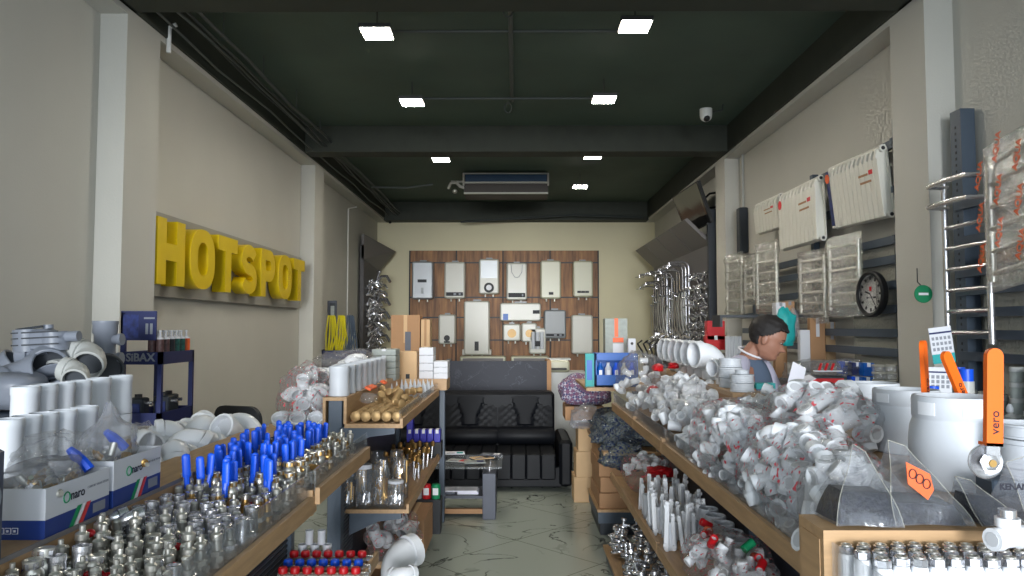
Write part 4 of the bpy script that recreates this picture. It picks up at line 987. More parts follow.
def shower_mb(h=1.15):
    q = MB(); q.tube([(0, 0, 0), (0, 0, h), (-.02, 0, h+.06), (-.1, 0, h+.09), (-.3, 0, h+.07)], .016, 'chrome', 8)
    q.cyl((-.3, 0, h+.07), (-.3, 0, h+.03), .02, 'chrome'); q.cyl((-.3, 0, h+.03), (-.3, 0, h+.02), .085, 'chrome', n=18)
    q.cyl((0, -.09, .12), (0, .09, .12), .024, 'chrome'); q.cyl((-.02, 0, h*.7), (-.09, 0, h*.72), .02, 'chrome'); q.tube([(0, 0, .12), (-.05, .04, .3), (-.07, .03, .6), (-.06, 0, h*.7)], .008, 'nickel', 6)
    q.cyl((.0, 0, .1), (-.12, 0, .04), .013, 'chrome'); return q
sh = proto('shower_set', shower_mb(), 'chrome shower column with overhead rose on the grey wall display', 'shower', 'chrome shower sets on the wall display')
for k in range(15): put(sh, (2.385, 10.2+k*.185, 1.36+U(-.06, .06)), (0, 0, U(-.25, .25)), U(.74, .94))
def tap_mb():
    q = MB(); q.cyl((0, -.06, 0), (0, .06, 0), .02, 'chrome'); q.tube([(0, 0, 0), (-.06, 0, .05), (-.12, 0, .05), (-.16, 0, .0)], .012, 'chrome', 8); q.cyl((0, 0, 0), (-.03, 0, .08), .012, 'chrome'); q.ell((-.03, 0, .09), (.025, .018, .014), 'chrome'); q.cyl((0, -.06, 0), (.04, -.06, 0), .016, 'nickel'); return q
tpx = proto('mixer_tap', tap_mb(), 'small chrome mixer tap on the near part of the grey wall display', 'tap', 'chrome mixer taps on the wall display')
for i in range(6):
    for k in range(10): put(tpx, (2.39, 9.25+i*.16+U(-.03, .03), 1.1+k*.125+U(-.03, .03)), (U(-1.2, 1.2), 0, U(-.9, .9)), U(.6, .95))
for i in range(6):
    for k in range(9):
        put(tpx, (-2.47, 12.3+i*.19, 1.2+k*.135+U(-.03, .03)), (U(-.4, .4), 0, PI+U(-.5, .5)), U(.9, 1.25), label='small chrome tap on the dark display in the far corner', group='chrome taps in the far corner')
for k, (z) in enumerate((2.38, 1.98, 1.75, 1.55, 1.35)):
    p = Vector((-2.46, 13.0, z)); put(tpx, p, (0, 0, PI-.6), 2.1, label='longer chrome shower arm reaching out from the far corner display', group='long shower arms in the far corner')
for k in range(14): put(tpx, (2.2+U(-.1, .05), 11.5-k*.17, 1.22+U(0, .12)), (U(-1, 1), U(-1, 1), U(0, 6)), 1.2, label='chrome tap lying on the low ledge of the wall display', group='taps on the ledge of the wall display')
tag(MB().box(2.05, 2.42, 9.15, 12.0, 1.12, 1.16, 'steel_dark').box(2.1, 2.42, 9.2, 12.0, 0, 1.12, 'slate').build('display_cabinet'), 'dark low cabinet under the shower sets', 'cabinet')

# television
t = thing('television', 'black flat television tilted down on a wall arm above the shower display', 'television')
A, B, D_, E = P(697, 181, 8.95), P(672, 197.5, 10.2), P(687, 235, 10.2), P(711, 222.5, 8.95)
n_ = (B-A).cross(E-A).normalized()
if n_.x > 0: n_ = -n_
def slab(q, pts, th, m, n_): 
    vs = list(pts) + [p - n_*th for p in pts]; q.add(vs, [(0,1,2,3), (7,6,5,4)] + [(i, i+4, (i+1) % 4+4, (i+1) % 4) for i in range(4)], m)
q = MB(); slab(q, (A, B, D_, E), .04, 'black', n_); q.build('casing', t)
c_ = (A+B+D_+E)/4; q = MB(); slab(q, [c_+(p-c_)*.95+n_*.003 for p in (A, B, D_, E)], .002, 'screen', n_); q.build('screen', t)
q = MB(); w0 = P(722, 200, 8.75); w0.x = 2.57
for dz in (-.09, .09): q.tube([c_-n_*.04, c_-n_*.15+Vector((0, -.4, dz)), Vector((2.58, 8.98+.05, c_.z+dz+.05))], .014, 'black', 6)
q.box(2.55, 2.6, 8.97, 9.08, c_.z-.1, c_.z+.2, 'black'); q.build('wall_arm', t)

# ================================================================== RIGHT WALL: rack rails
t = thing('wall_rack', 'blue grey steel wall rack with horizontal rails between the two columns', 'rack')
for k, z in enumerate((2.82, 2.5, 2.18, 2.05, 1.88, 1.72, 1.56, 1.43)):
    MB().box(2.5, 2.53, 4.8, 8.2 if z < 2.4 else 6.9, z-.028, z+.028, 'steel_blue').box(2.46, 2.53, 4.8, 4.83, z-.02, z+.02, 'steel_blue').build('rail', t)
for y, zz in ((4.9, 3.0), (6.3, 2.9), (7.9, 2.2)): MB().box(2.53, 2.58, y-.03, y+.03, 0, zz, 'steel_blue').build('upright', t)
t = thing('wall_rack', 'blue grey steel wall rack behind the bare chrome towel rail', 'rack')
for k, z in enumerate((2.28, 2.08, 1.9, 1.8, 1.68, 1.56, 1.44)):
    MB().box(2.49, 2.52, 2.0, 4.2, z-.024, z+.024, 'steel_blue').build('rail', t)
q = MB().box(2.5, 2.58, 4.12, 4.22, 0, 2.83, 'steel_blue')
for k in range(60): q.box(2.497, 2.5, 4.165, 4.175, .6+k*.036, .615+k*.036, 'dark')
q.build('upright', t); MB().box(2.5, 2.58, 2.6, 2.7, 0, 2.83, 'steel_blue').build('upright', t)
# wrapped pipe bundles on racks
def pipes(x, y0, y1, z0, z1, label):
    t = thing('pipe_bundle', label, 'pipe bundle', (x, y0, z0)); n = int((y1-y0)/.05)
    q = MB()
    for k in range(n): q.cyl((0, k*.05+.025, 0), (0, k*.05+.025, z1-z0), .022, 'pale_pvc', n=8)
    q.build('pipe_row', t); MB().box(-.03, .03, -.01, y1-y0+.01, -.01, z1-z0+.01, 'film_pipe').build('wrap', t)
pipes(2.56, 4.95, 5.55, 1.25, 2.2, 'film wrapped bundle of pale pipes standing behind the clock')
pipes(2.56, 3.0, 4.0, 1.25, 1.98, 'film wrapped bundle of pale pipes behind the bare towel rail')
pipes(2.56, 2.2, 2.95, 1.25, 1.9, 'film wrapped bundle of pale pipes behind the tall orange lever')
tag(MB().box(2.45, 2.56, 2.6, 3.9, 1.93, 2.0, 'carton').build('wood_strip'), 'brown strip lying along the rack above the pale pipes', 'board')

# radiators
def radiator(Tn, Tf, h, n, label, tilt, sticker=None, logo=True):
    """Tn, Tf: near and far top points; sections run between them"""
    t = thing('radiator', label, 'radiator'); d = (Tf-Tn); L = d.length; u = d.normalized(); out = Vector((-1, 0, 0)); out = (out-u*out.dot(u)).normalized(); up = u.cross(out); 
    if up.z < 0: up = -up
    M = Matrix(((u.x, out.x, up.x, Tn.x), (u.y, out.y, up.y, Tn.y), (u.z, out.z, up.z, Tn.z), (0,0,0,1))) @ RX(tilt)
    w = L/n
    for k in range(n):
        q = MB(); x0 = k*w+w*.05; x1 = (k+1)*w-w*.05
        q.box(x0, x1, .055, .068, -h+.02, -.09, 'rad_white', M, b=.003)
        # curved top fins
        pts = [(.068, -.095), (.066, -.07), (.05, -.035), (.02, -.006), (-.01, -.002), (-.01, -.014), (.015, -.02), (.04, -.05), (.05, -.095)]
        vs = [(x0+w*.2, a_, b_) for a_, b_ in pts] + [(x1-w*.2, a_, b_) for a_, b_ in pts]; m_ = len(pts)
        q.add(vs, [tuple(range(m_)), tuple(range(2*m_-1, m_-1, -1))] + [(i, m_+i, m_+(i+1) % m_, (i+1) % m_) for i in range(m_)], 'rad_white', M)
        q.box((x0+x1)/2-.004, (x0+x1)/2+.004, -.01, .055, -h+.03, -.03, 'rad_white', M)
        q.box(x0, x1, -.012, -.006, -h+.03, -.03, 'rad_white', M)
        q.build('section', t)
    q = MB()
    for z in (-.03, -h+.03):
        q.cyl((0, .02, z), (L, .02, z), .022, 'rad_white', M=M); q.cyl((-.006, .02, z), (0, .02, z), .024, 'rad_white', M=M, n=16); q.cyl((-.008, .02, z), (-.006, .02, z), .013, 'dark', M=M, n=12)
    q.build('header_pipe', t)
    q = MB()
    for a_ in (-.05, -.0, .05): q.cyl((w*.5, .0, -h*.5), (w*.5, .0, -h*.5+.001), .001, 'rad_white', M=M)
    if sticker == 'round': MB().cyl((w*(n-.6), .0685, -.12), (w*(n-.6), .071, -.12), .04, 'text_red', M=M, n=20).build('sticker', t)
    if sticker == 'strip': MB().box(L-w*.9, L-.01, .069, .071, -h+.04, -.05, 'navy_print', M).cyl((L-w*.45, .0705, -.1), (L-w*.45, .074, -.1), .035, 'sticker_orange', M=M, n=20).build('sticker', t)
    if logo: MB().box(w*1.2, w*2.0, .0685, .07, -h*.36, -h*.3, 'text_red', M).box(w*2.2, w*4.2, .0685, .07, -h*.36, -h*.33, 'carton', M).box(w*1.6, w*4, .0685, .07, -h*.46, -h*.43, 'carton', M).build('maker_mark', t)
radiator(P(885, 143, 4.83), P(833, 166, 5.62), .5, 12, 'white sectional radiator with strip sticker, highest on the wall', -.12, 'strip')
radiator(P(823, 174, 5.74), P(785, 193, 6.55), .53, 10, 'white sectional radiator with round red sticker, middle of the three', -.02, 'round')
radiator(P(783, 192, 6.62), P(759, 203, 7.35), .33, 8, 'short white sectional radiator, farthest of the three on the wall', -.1)

# towel rails
def towel_rail(T0, T1, h, rungs, label, wrap=None, r=.013, bow=0, group=None):
    t = thing('towel_rail', label, 'towel rail'); 
    for pt in (T0, T1): MB().cyl(pt, pt-Vector((0, 0, h)), r*1.15, 'nickel' if wrap else 'chrome').build('rail_post', t)
    for k in range(rungs):
        z = h*(.06+.88*k/(rungs-1)); a = T0-Vector((0, 0, z)); b = T1-Vector((0, 0, z)); m = (a+b)/2+Vector((-bow, 0, 0))
        if k in (0, 1) and bow:
            MB().tube([a+Vector((.02, 0, 0)), a+Vector((-bow, .02, 0)), (a*.8+b*.2)+Vector((-bow*1.1, 0, 0)), (a*.2+b*.8)+Vector((-bow*1.1, 0, 0)), b+Vector((-bow, -.02, 0)), b+Vector((.02, 0, 0))], r, 'chrome', 8).build('rung', t)
        else: MB().cyl(a, b, r*.85, 'nickel' if wrap else 'chrome', n=8).build('rung', t)
    if wrap:
        c = (T0+T1)/2-Vector((0, 0, h/2)); d = (T1-T0); L = d.length/2+.05; u = d.normalized(); nrm = Vector((-u.y, u.x, 0))
        vs = []; fs = []; NX, NZ = 14, 22
        for side in (1, -1):
            for iz in range(NZ+1):
                for ix in range(NX+1):
                    a = (ix/NX*2-1); b = (iz/NZ*2-1); e = min(1, (1-abs(a))*6)*min(1, (1-abs(b))*8)
                    vs.append(c + u*a*L*(1+.04*noise.noise(Vector((b*3, L, side)))) + Vector((0, 0, b*(h/2+.05)*(1+.03*noise.noise(Vector((a*3, c.y, 1)))))) + nrm*side*(.025*e+.03*e*noise.noise(Vector((a*3, b*5, c.y*3+side)))))
        o_ = (NX+1)*(NZ+1)
        for sd in (0, 1):
            for iz in range(NZ):
                for ix in range(NX): i0 = sd*o_+iz*(NX+1)+ix; fs.append((i0, i0+1, i0+NX+2, i0+NX+1))
        q = MB(); q.add(vs, fs, wrap, None, True); w_ = q.build('plastic_wrap', t)
        return t, c, u, nrm, w_
    return t
for (pa, pb, ya, yb, py, h, lb) in (((858, 829, 5.2, 5.62, 238, .5, 'film wrapped chrome towel rail nearest the clock')), ((824, 800, 5.85, 6.25, 254, .5, 'film wrapped chrome towel rail under the middle radiator')),
      ((776, 757, 6.8, 7.2, 245, .58, 'film wrapped chrome towel rail under the short radiator')), ((754, 745, 7.4, 7.7, 258, .42, 'narrow film wrapped towel rail between its taller neighbours')), ((741, 727, 7.95, 8.35, 256, .62, 'film wrapped chrome towel rail at the far column'))):
    A = P(pa, py, ya); B = P(pb, py, yb); B.z = A.z; towel_rail(A, B, h, 6, lb, 'film_rack')
A = P(989, 162, 3.72); B = P(937, 168, 4.15); B.z = A.z; A.x = B.x = 2.4; A.y = 3.75; B.y = 4.13
towel_rail(A, B, .92, 8, 'bare chrome ladder towel rail with bowed top bars, hung at the near column', bow=.1, r=.014)
A = Vector((2.3, 2.95, 2.52)); B = Vector((2.33, 3.62, 2.44))
rt = towel_rail(A, B, .62, 6, 'wrapped chrome towel rail with orange AQUA print at the picture edge', 'film_rack_orange', r=.016)
t, c, u, nrm, w_ = rt
k_ = 0
for i in range(5):
    for j in range(3):
        pos = c + u*(-.3+.15*i) + Vector((0, 0, -.2+.2*j+.09*(i % 2))); pos.x -= .075
        M = T(pos) @ FACE_NX @ RZ(1.3)
        text('AQUA', .05, 'sticker_orange', w_, M, name='orange_print', extrude=.0005, bold=.001)
# clock
t = thing('wall_clock', 'round white wall clock with black rim hung on the steel rack', 'clock', (2.42, 5.0, P(887, 294, 5.0).z), rot=(0, 0, .12))
Mc = RY(-PI/2)
MB().lathe([(.12, 0), (.15, 0), (.155, .01), (.155, .04), (.145, .048), (.132, .045), (.13, .03)], 'black', Mc, 36).build('rim', t)
MB().cyl((0, 0, .02), (0, 0, .03), .133, 'white_light', n=36, M=Mc).build('face', t)
q = MB()
for k in range(12):
    a = 2*PI*k/12; q.box(-.008, .008, .095, .118, .03, .0315, 'dark', Mc @ RZ(a))
q.box(-.045, .01, -.03, .03, .03, .0312, 'white_light', Mc); q.build('hour_marking', t)
text('10:10', .03, 'text_dark', t, Mc @ T(Vector((0, 0, .031))) @ RZ(0), name='brand_strip') if False else None
MB().box(-.005, .005, 0, .06, .032, .034, 'dark', Mc @ RZ(-.3)).box(-.003, .003, 0, .095, .034, .036, 'dark', Mc @ RZ(2.2)).build('hand', t)
MB().box(-.03, -.018, -.06, .045, .0302, .0312, 'text_dark', Mc).box(.02, .05, -.012, .012, .0302, .0312, 'text_red', Mc).build('dial_print', t)
# green round sign on a wire
t = thing('round_sign', 'small green round tag hanging by the near column beside the chrome ladder', 'sign', (2.36, 4.3, P(935, 294, 4.3).z))
MB().cyl((0, .0, 0), (0, -.006, 0), .052, 'green_plastic', n=28).build('disc', t)
MB().box(-.028, .028, -.008, -.006, -.007, .007, 'text_white').build('lettering', t)
MB().tube([(-.01, 0, .05), (-.03, 0, .07), (-.03, 0, .15)], .003, 'dark', 6).build('wire', t)
# dark speaker on far right column wall
A = P(740, 231, 8.45); t = thing('wall_box', 'narrow dark box with a cable on the wall beside the far column', 'box', (2.55, 8.3, A.z))
MB().box(-.05, .05, -.06, .06, -.27, .24, 'steel_dark', b=.008).build('casing', t); MB().tube([(.03, .05, .24), (.03, .05, 1.0), (.0, .1, 1.2)], .012, 'pale_pvc', 6).build('cable', t)

# ================================================================== WALL COUNTER and goods
t = thing('wall_counter', 'long counter along the radiator wall crowded with small packs', 'counter')
MB().box(1.84, 2.5, 2.0, 7.0, 1.14, 1.17, 'steel_dark').build('worktop', t); MB().box(2.05, 2.5, 2.05, 6.95, 0, 1.14, 'slate').build('cabinet_front', t)
# calendars
for k, (px, py, y, w, h, tl, lb) in enumerate(((942, 345, 3.3, .1, .16, -.12, 'wall calendar sheet with teal lower part behind the orange levers'), (938, 383, 3.1, .115, .13, .03, 'second calendar card with blue header standing below the first'))):
    p = P(px, py, y); t = thing('calendar', lb, 'calendar', p, rot=(0, tl, 0))
    MB().box(-w/2, w/2, 0, .003, -h/2, h/2, 'carton_white').build('sheet', t)
    q = MB().box(-w/2, w/2, -.001, 0, h*.32, h*.37, 'navy')
    for i in range(5):
        for j in range(3): q.box(-w*.42+i*w*.18, -w*.42+i*w*.18+w*.11, -.001, 0, h*(.2-.15*j)-.008, h*(.2-.15*j)+.006, 'text_grey')
    if k == 0: q.box(-w/2, w/2, -.001, 0, -h/2, -h*.24, 'teal')
    q.build('date_grid', t)
tag(MB().box(-.06, .06, 0, .1, 0, .09, 'steel_dark').cyl((0, .05, .09), (0, .05, .3), .005, 'steel_dark').build('calendar_stand', loc=(P(938, 383, 3.15).x, 3.2, 1.17)), 'dark stand behind the calendar cards', 'stand')
random.seed(21)
def small_jar(lid, body='glass_jar'):
    q = MB().lathe([(0, 0), (.026, 0), (.027, .004), (.027, .04), (.024, .045), (0, .046)], body, None, 14).lathe([(.0, .045), (.028, .045), (.028, .062), (.025, .065), (0, .065)], lid, None, 14); return q
ja = proto('parts_tub', small_jar('pale_pvc', 'grey_card'), 'little round tub in the stacks behind the tall orange lever', 'tub', 'stacked round tubs on the wall counter')
for i in range(12):
    y = 2.5+i*.11; x = 2.12
    for j in range(2):
        for k in range(4 if i < 7 else 2): put(ja, (x+.07*j, y, 1.17+.0655*k), (0, 0, 0), 1.0)
jb = proto('small_bottle', MB().lathe([(0, 0), (.022, 0), (.023, .003), (.023, .05), (.01, .06), (.01, .07)], 'pale_pvc', None, 12).lathe([(.0, .068), (.013, .068), (.013, .085), (.006, .1), (0, .1)], 'pvc_b', None, 10), 'small white capped bottle between the two leaning orange levers', 'bottle', 'small bottles on the wall counter')
for k in range(14): put(jb, (1.99+U(0, .12), 2.7+U(0, .9), 1.17), (0, 0, 0), U(.9, 1.2))
for k, (px, py, y, s) in enumerate(((958, 373, 3.2, .05), (966, 375, 3.1, .05), (945, 381, 3.15, .042), (933, 391, 3.0, .04))):
    p = P(px, py, y); q = MB().cyl((0, 0, -s*.5), (0, 0, s*.5), s*.55, 'blue_plastic', n=14).cyl((0, 0, -(p.z-1.17)), (0, 0, -s*.5), s*.6, 'pale_pvc', n=14)
    tag(q.build('blue_cap_jar', loc=p), ['blue capped jar next to the taller orange lever', 'blue capped jar closest behind the tall orange lever', 'blue capped jar between the leaning orange levers', 'low blue capped jar at the foot of the leaning orange lever'][k], 'jar')
for k, (px, y, z, m) in enumerate(((857, 5.1, 1.17, 'blue_plastic'), (868, 5.05, 1.17, 'cyan_blue'), (858, 5.15, 1.265, 'navy'), (869, 5.08, 1.265, 'cyan_blue'), (845, 5.3, 1.17, 'navy'), (847, 5.3, 1.265, 'blue_plastic'))):
    p = P(px, 370, y); box_thing('blue_package', p.x-.038, p.x+.038, y, y+.08, z, z+.09, m, ['lower blue pack behind the large white pipe ends, middle', 'lower light blue pack nearest the clear tubs', 'navy pack on top of the middle blue pack', 'upper light blue pack with pale label below the clock', 'lower navy pack at the person side of the blue packs', 'upper blue pack at the person side'][k], 'package', tm='text_white')
for i, px in enumerate((879, 890)):
    for k in range(4):
        p = P(px, 380, 4.8); q = MB().lathe([(0, 0), (.038, 0), (.042, .03), (.04, .035), (0, .035)], 'glass_jar', None, 18).lathe([(.0, .035), (.043, .034), (.043, .045), (0, .046)], 'film_pipe', None, 18)
        tag(q.build('clear_tub', loc=(p.x, 4.8, 1.17+.048*k)), 'clear round tub, %s in the stack %s' % (('lowest', 'second lowest', 'second highest', 'topmost')[k], ('beside the blue packs', 'nearest the column')[i]), 'tub')
bag('plastic_bag', P(838, 368, 5.4), (.22, .25, .06), 'film_grey', 'flattened milky bag on the wall counter behind the blue packs', seed=31, crumple=.3)
bag('plastic_bag', P(812, 374, 5.3), (.18, .2, .09), 'film', 'clear bag of small green parts between the person and the blue packs', seed=32, crumple=.3)
tag(MB().box(-.12, .12, -.1, .1, -.05, .04, 'steel_dark').box(-.1, .1, -.101, -.1, .0, .03, 'text_red').build('parts_crate', loc=P(822, 382, 4.9)), 'dark crate with red tipped parts in front of the milky bag', 'crate')
tag(MB().box(-.09, .09, -.01, .01, -.005, .004, 'carton_white').cyl((-.06, 0, 0), (-.05, -.02, .05), .008, 'text_red').cyl((-.02, 0, 0), (-.01, -.02, .05), .008, 'text_red').cyl((.02, 0, 0), (.03, -.02, .05), .008, 'text_red').build('red_tool', loc=P(828, 371, 4.85)), 'white tray with three red tipped tools on the dark crate', 'tool')
# goods standing behind the person
def board(px0, px1, py0, y, m, lb, cat='box'):
    a = P(px0, py0, y); b = P(px1, py0, y); t = box_thing('upright_carton', a.x, b.x, y, y+.06, 1.17, a.z, m, lb, cat, tm='carton_white')
board(810, 825, 318, 6.0, 'carton', 'brown upright carton beside the white one on the wall counter'); board(826, 838, 322, 6.05, 'carton_tan', 'tan upright carton behind the crate'); board(800, 810, 330, 5.9, 'carton_white', 'white upright carton nearest the teal bag'); board(839, 856, 320, 6.1, 'navy', 'dark blue upright carton behind the blue packs'); board(775, 787, 340, 6.3, 'carton', 'brown upright carton seen past the face of the person')
bag('hanging_bag', P(785, 330, 5.6), (.07, .06, .16), 'teal', 'teal plastic bag hanging behind the head of the person', seed=41, crumple=.2)
bag('hanging_bag', P(793, 325, 5.75), (.04, .05, .12), 'film_grey', 'grey film bag hanging next to the teal bag', seed=42)
q = MB().box(-.5, .35, 0, .25, -.02, 0, 'steel_dark').box(-.5, -.48, 0, .25, -.1, -.02, 'steel_dark')
tag(q.build('wall_shelf_plate', loc=P(780, 315, 6.2)), 'thin dark plate shelf under the film wrapped towel rails', 'shelf')
for k, (px, py) in enumerate(((781, 309), (790, 308))):
    p = P(px, py, 6.25); box_thing('small_carton', p.x-.04, p.x+.04, 6.25, 6.35, p.z-.05, p.z+.055, ('carton_white', 'carton')[k], ('small white carton on the thin plate shelf', 'small brown carton on the thin plate shelf')[k], tm='text_grey')
# items between tap display and the man
for k, (px, py, w, h, m, lb) in enumerate(((716, 328, .09, .12, 'red_plastic', 'red boxed item with white letters below the tap display post'), (716, 341, .1, .09, 'text_red', 'dark red box under the red boxed item'))):
    p = P(px, py, 7.5); t = box_thing('red_box', p.x-w, p.x+w, 7.5, 7.6, p.z-h, p.z+h*.6, m, lb, tm='text_white')
tag(MB().box(1.75, 2.3, 7.3, 8.3, 0, 1.28, 'slate').box(1.73, 2.32, 7.28, 8.32, 1.28, 1.31, 'steel_dark').build('side_cabinet'), 'dark cabinet below the red boxes in front of the tap display', 'cabinet')
for k in range(6):
    p = P(727+k*2.6, 345, 7.2); tag(MB().cyl((0, 0, 0), (0, 0, .34), .018, 'pvc_b', n=10).build('white_pipe', loc=(p.x, 7.2, 1.17)), 'thin white pipe standing upright behind the head of the person', 'pipe', 'white pipes behind the person')

# ================================================================== RIGHT GONDOLAS
g3 = thing('display_shelf', 'long wood and steel shelf unit heaped with bags of white fittings', 'display shelf')
for (y0, y1) in ((1.53, 3.36), (3.38, 4.18), (4.2, 5.1)): shelf(g3, .67, .95, y0, y1, 1.055, lip=.07, front=.67)
for (y0, y1) in ((1.53, 3.5), (3.52, 5.2)): shelf(g3, .67, 1.05, y0, y1, .565, front=.67)
MB().box(.575, 1.5, 1.41, 1.53, .95, 1.22, 'oak_x').box(.573, .5745, 1.425, 1.515, .97, 1.2, 'oak').build('end_panel', g3)
MB().box(.92, 1.5, 1.53, 3.1, 1.2, 1.22, 'oak').box(.92, .94, 1.53, 3.1, 1.055, 1.2, 'oak').build('ridge_platform', g3)
MB().box(.93, 1.07, 3.2, 5.1, 1.3, 1.318, 'oak').box(.93, .95, 3.2, 5.1, 1.055, 1.3, 'carton').build('ridge_ledge', g3)
MB().box(1.07, 1.42, 1.53, 3.6, 1.033, 1.055, 'oak').build('shelf_board', g3)
MB().box(.6, 1.02, 1.5, 5.2, .08, .1, 'oak').box(.62, 1.0, 1.52, 5.18, 0, .08, 'steel_blue').build('base_deck', g3)
for y in (1.6, 3.25, 5.1): post(g3, 1.03, y, 1.28, .07, .06)
q = MB()
for y in (1.62, 3.37, 4.19, 5.05): bracket(q, 1.0, .7, y, 1.033, -1); bracket(q, 1.0, .7, y, .543, -1)
q.build('bracket', g3); MB().box(1.04, 1.045, 1.6, 5.1, .1, 1.03, 'slate').build('back_panel', g3)
for y in (3.37, 4.19): MB().box(.655, .672, y-.012, y+.012, 1.03, 1.1, 'oak').build('joint_block', g3)

# fitting heaps
random.seed(33)
el = proto('white_elbow_fitting', white_elbow_mesh(), 'small white plastic elbow in the bagged heap on the long shelf', 'pipe fitting', 'white elbows heaped on the long shelf')
te = proto('white_tee_fitting', white_tee_mesh(), 'small white plastic tee in the bagged heap on the long shelf', 'pipe fitting', 'white tees heaped on the long shelf')
co = proto('white_socket_fitting', white_coupling_mesh(), 'small white plastic socket in the bagged heap on the long shelf', 'pipe fitting', 'white sockets heaped on the long shelf')
def rr(): return (U(0, 6.28), U(0, 6.28), U(0, 6.28))
BAGS = [ # centre, radii, n, scale, film, label
 ((.80, 4.78, 1.22), (.15, .30, .22), 14, 1.2, 'film', 'big glassy clear bag at the far end of the heap, next to the blue crate'),
 ((.80, 2.72, 1.17), (.145, .36, .16), 84, 1.05, 'film_red', 'clear bag with red print in the middle of the long shelf'),
 ((.82, 2.12, 1.16), (.15, .30, .17), 70, 1.15, 'film_red', 'clear bag of white tees just behind the three dark screw bags'),
 ((1.0, 2.45, 1.30), (.15, .26, .11), 30, 1.35, 'film_red', 'clear bag of larger white fittings on the raised platform beside the white pipe ends'),
 ((.765, 1.72, 1.16), (.095, .15, .15), 30, 1.15, 'film', 'clear bag of white fittings nearest the wooden end panel'),
 ((.98, 2.85, 1.24), (.11, .22, .11), 16, 1.1, 'film', 'clear crinkled bag behind the printed bags, near the stacked white rings'),
]
for k, (c, r, n, sc, m, lb) in enumerate(BAGS):
    bag('plastic_bag', c, r, m, lb, seed=50+k, crumple=.16, flat=.8)
    for i in range(n):
        a = U(0, 6.28); t_ = math.asin(U(-.35, 1)); f = U(.72, .88)
        p = (c[0]+r[0]*f*math.cos(t_)*math.cos(a), c[1]+r[1]*f*math.cos(t_)*math.sin(a), c[2]+r[2]*f*math.sin(t_))
        if k == 0: put(co if R() < .5 else el, p, rr(), sc*.8, label='small pale fitting inside the big glassy bag', group='fittings in the glassy bag')
        else: put(random.choice((el, te, co)), p, rr(), sc*U(.9, 1.12))
# loose heap with the sockets
for k in range(190):
    y = U(3.02, 4.6); x = U(.69, .97); c = 1-((y-3.85)/.95)**2; z = 1.085+max(0, c)*.24*(.35+.65*min(1, (x-.66)/.16))*U(.7, 1)
    put(co if R() < .75 else te, (x, y, z), rr(), U(.95, 1.3), label='loose white socket in the open heap next to the large elbow row', group='loose white fittings in the open heap')
bag('plastic_bag', (.84, 3.85, 1.17), (.165, .66, .17), 'film', 'thin clear bag spread under the open heap of white sockets', seed=60, crumple=.12, flat=.7)
for k in range(80):
    put(random.choice((el, co, te)), (U(.69, .76), 1.6+k*.019, U(1.075, 1.12)), rr(), U(.75, .9))
for k, (x, y, z, s, lb) in enumerate(((.83, 4.35, 1.36, (.03, .06, .022), 'red and white wrapped packet on top of the heap'), (.76, 4.1, 1.24, (.035, .04, .035), 'red bagged part at the aisle side of the heap'), (.93, 4.4, 1.37, (.03, .04, .02), 'smaller dark red packet beside the red and white one'))):
    o = bag('red_packet', (x, y, z), s, 'red_plastic', lb, 'packet', seed=70+k, crumple=.3)
# large elbows on the ridge
le = proto('large_elbow', pipe_elbow(.07, ang=PI/2), 'large white pipe elbow in the row on the high ridge', 'pipe fitting', 'large white elbows on the high ridge')
for k in range(6):
    put(le, (.985, 3.95+k*.17, 1.319+.05), (0, 0, .3), .98)
put(proto('medium_elbow', pipe_elbow(.042), 'medium white elbow standing in front of the large elbow row', 'pipe fitting', None), (.975, 3.62, 1.32+.03), (0, 0, .45))
def rings(px, y, z, rs, lb0):
    x = P(px, 380, y).x
    for k, (r, h, lb) in enumerate(rs):
        q = big_coupling(r, h, n=32); tag(q.build('white_ring', loc=(x, y, z)), lb, 'pipe fitting'); z += h+.001
rings(742, 3.27, 1.318, ((.052, .038, 'wide white ring at the bottom of the nearer ring stack'), (.051, .036, 'wide white ring in the middle of the nearer ring stack'), (.03, .018, 'narrow white ring on top of the nearer ring stack')), '')
rings(730.5, 3.5, 1.318, ((.053, .045, 'white ring at the bottom of the farther ring stack'), (.055, .048, 'white ring in the middle of the farther ring stack'), (.052, .04, 'white ring on top of the farther ring stack')), '')
tag(MB().cyl((0, 0, 0), (0, 0, .1), .03, 'pvc_b', n=16).build('white_plug', loc=(P(722, 380, 3.75).x, 3.75, 1.318)), 'plain white cap beside the farther ring stack', 'pipe fitting')
# large upright couplings
for k, (px, y, r, h, lb) in enumerate(((955, 1.8, .1, .215, 'largest white ribbed pipe coupling, nearest behind the screw bags'), (906, 2.3, .1, .19, 'middle white ribbed pipe coupling beside the largest one'), (873, 2.9, .1, .165, 'farthest white pipe coupling of the three ribbed ones'))):
    x = P(px, 400, y).x; q = MB()
    t = .008; pr = [(r*.94, 0), (r, .004), (r, h*.3), (r*1.02, h*.32), (r*1.03, h*.5), (r*.99, h*.66), (r*.93, h*.74), (r*.93, h*.76), (r*.945, h*.77), (r*.945, h*.96), (r*.92, h), (r*.84, h), (r*.82, h*.9), (r*.82, .01)]
    q.lathe(pr, 'pvc_b', None, 40, True, close=True); q.cyl((0, 0, .01), (0, 0, .012), r*.82, 'pvc_in', n=32)
    for j in range(14):
        for a0 in (PI*1.1, PI*1.45): q.box(r*.94, r*.958, -.0015, .0015, h*.8, h*.94, 'pvc', RZ(a0+j*.035-.2))
    tag(q.build('ribbed_coupling', loc=(x, y, 1.22)), lb, 'pipe fitting')
rings(1032, 1.62, 1.22, ((.075, .08, 'white round cap at the bottom by the picture edge'), (.076, .06, 'white round cap in the middle by the picture edge'), (.07, .03, 'white round lid on top by the picture edge')), '')
rings(1012, 2.6, 1.17+.05, ((.1, .05, 'wide flat white ring behind the tall orange lever'),), '')
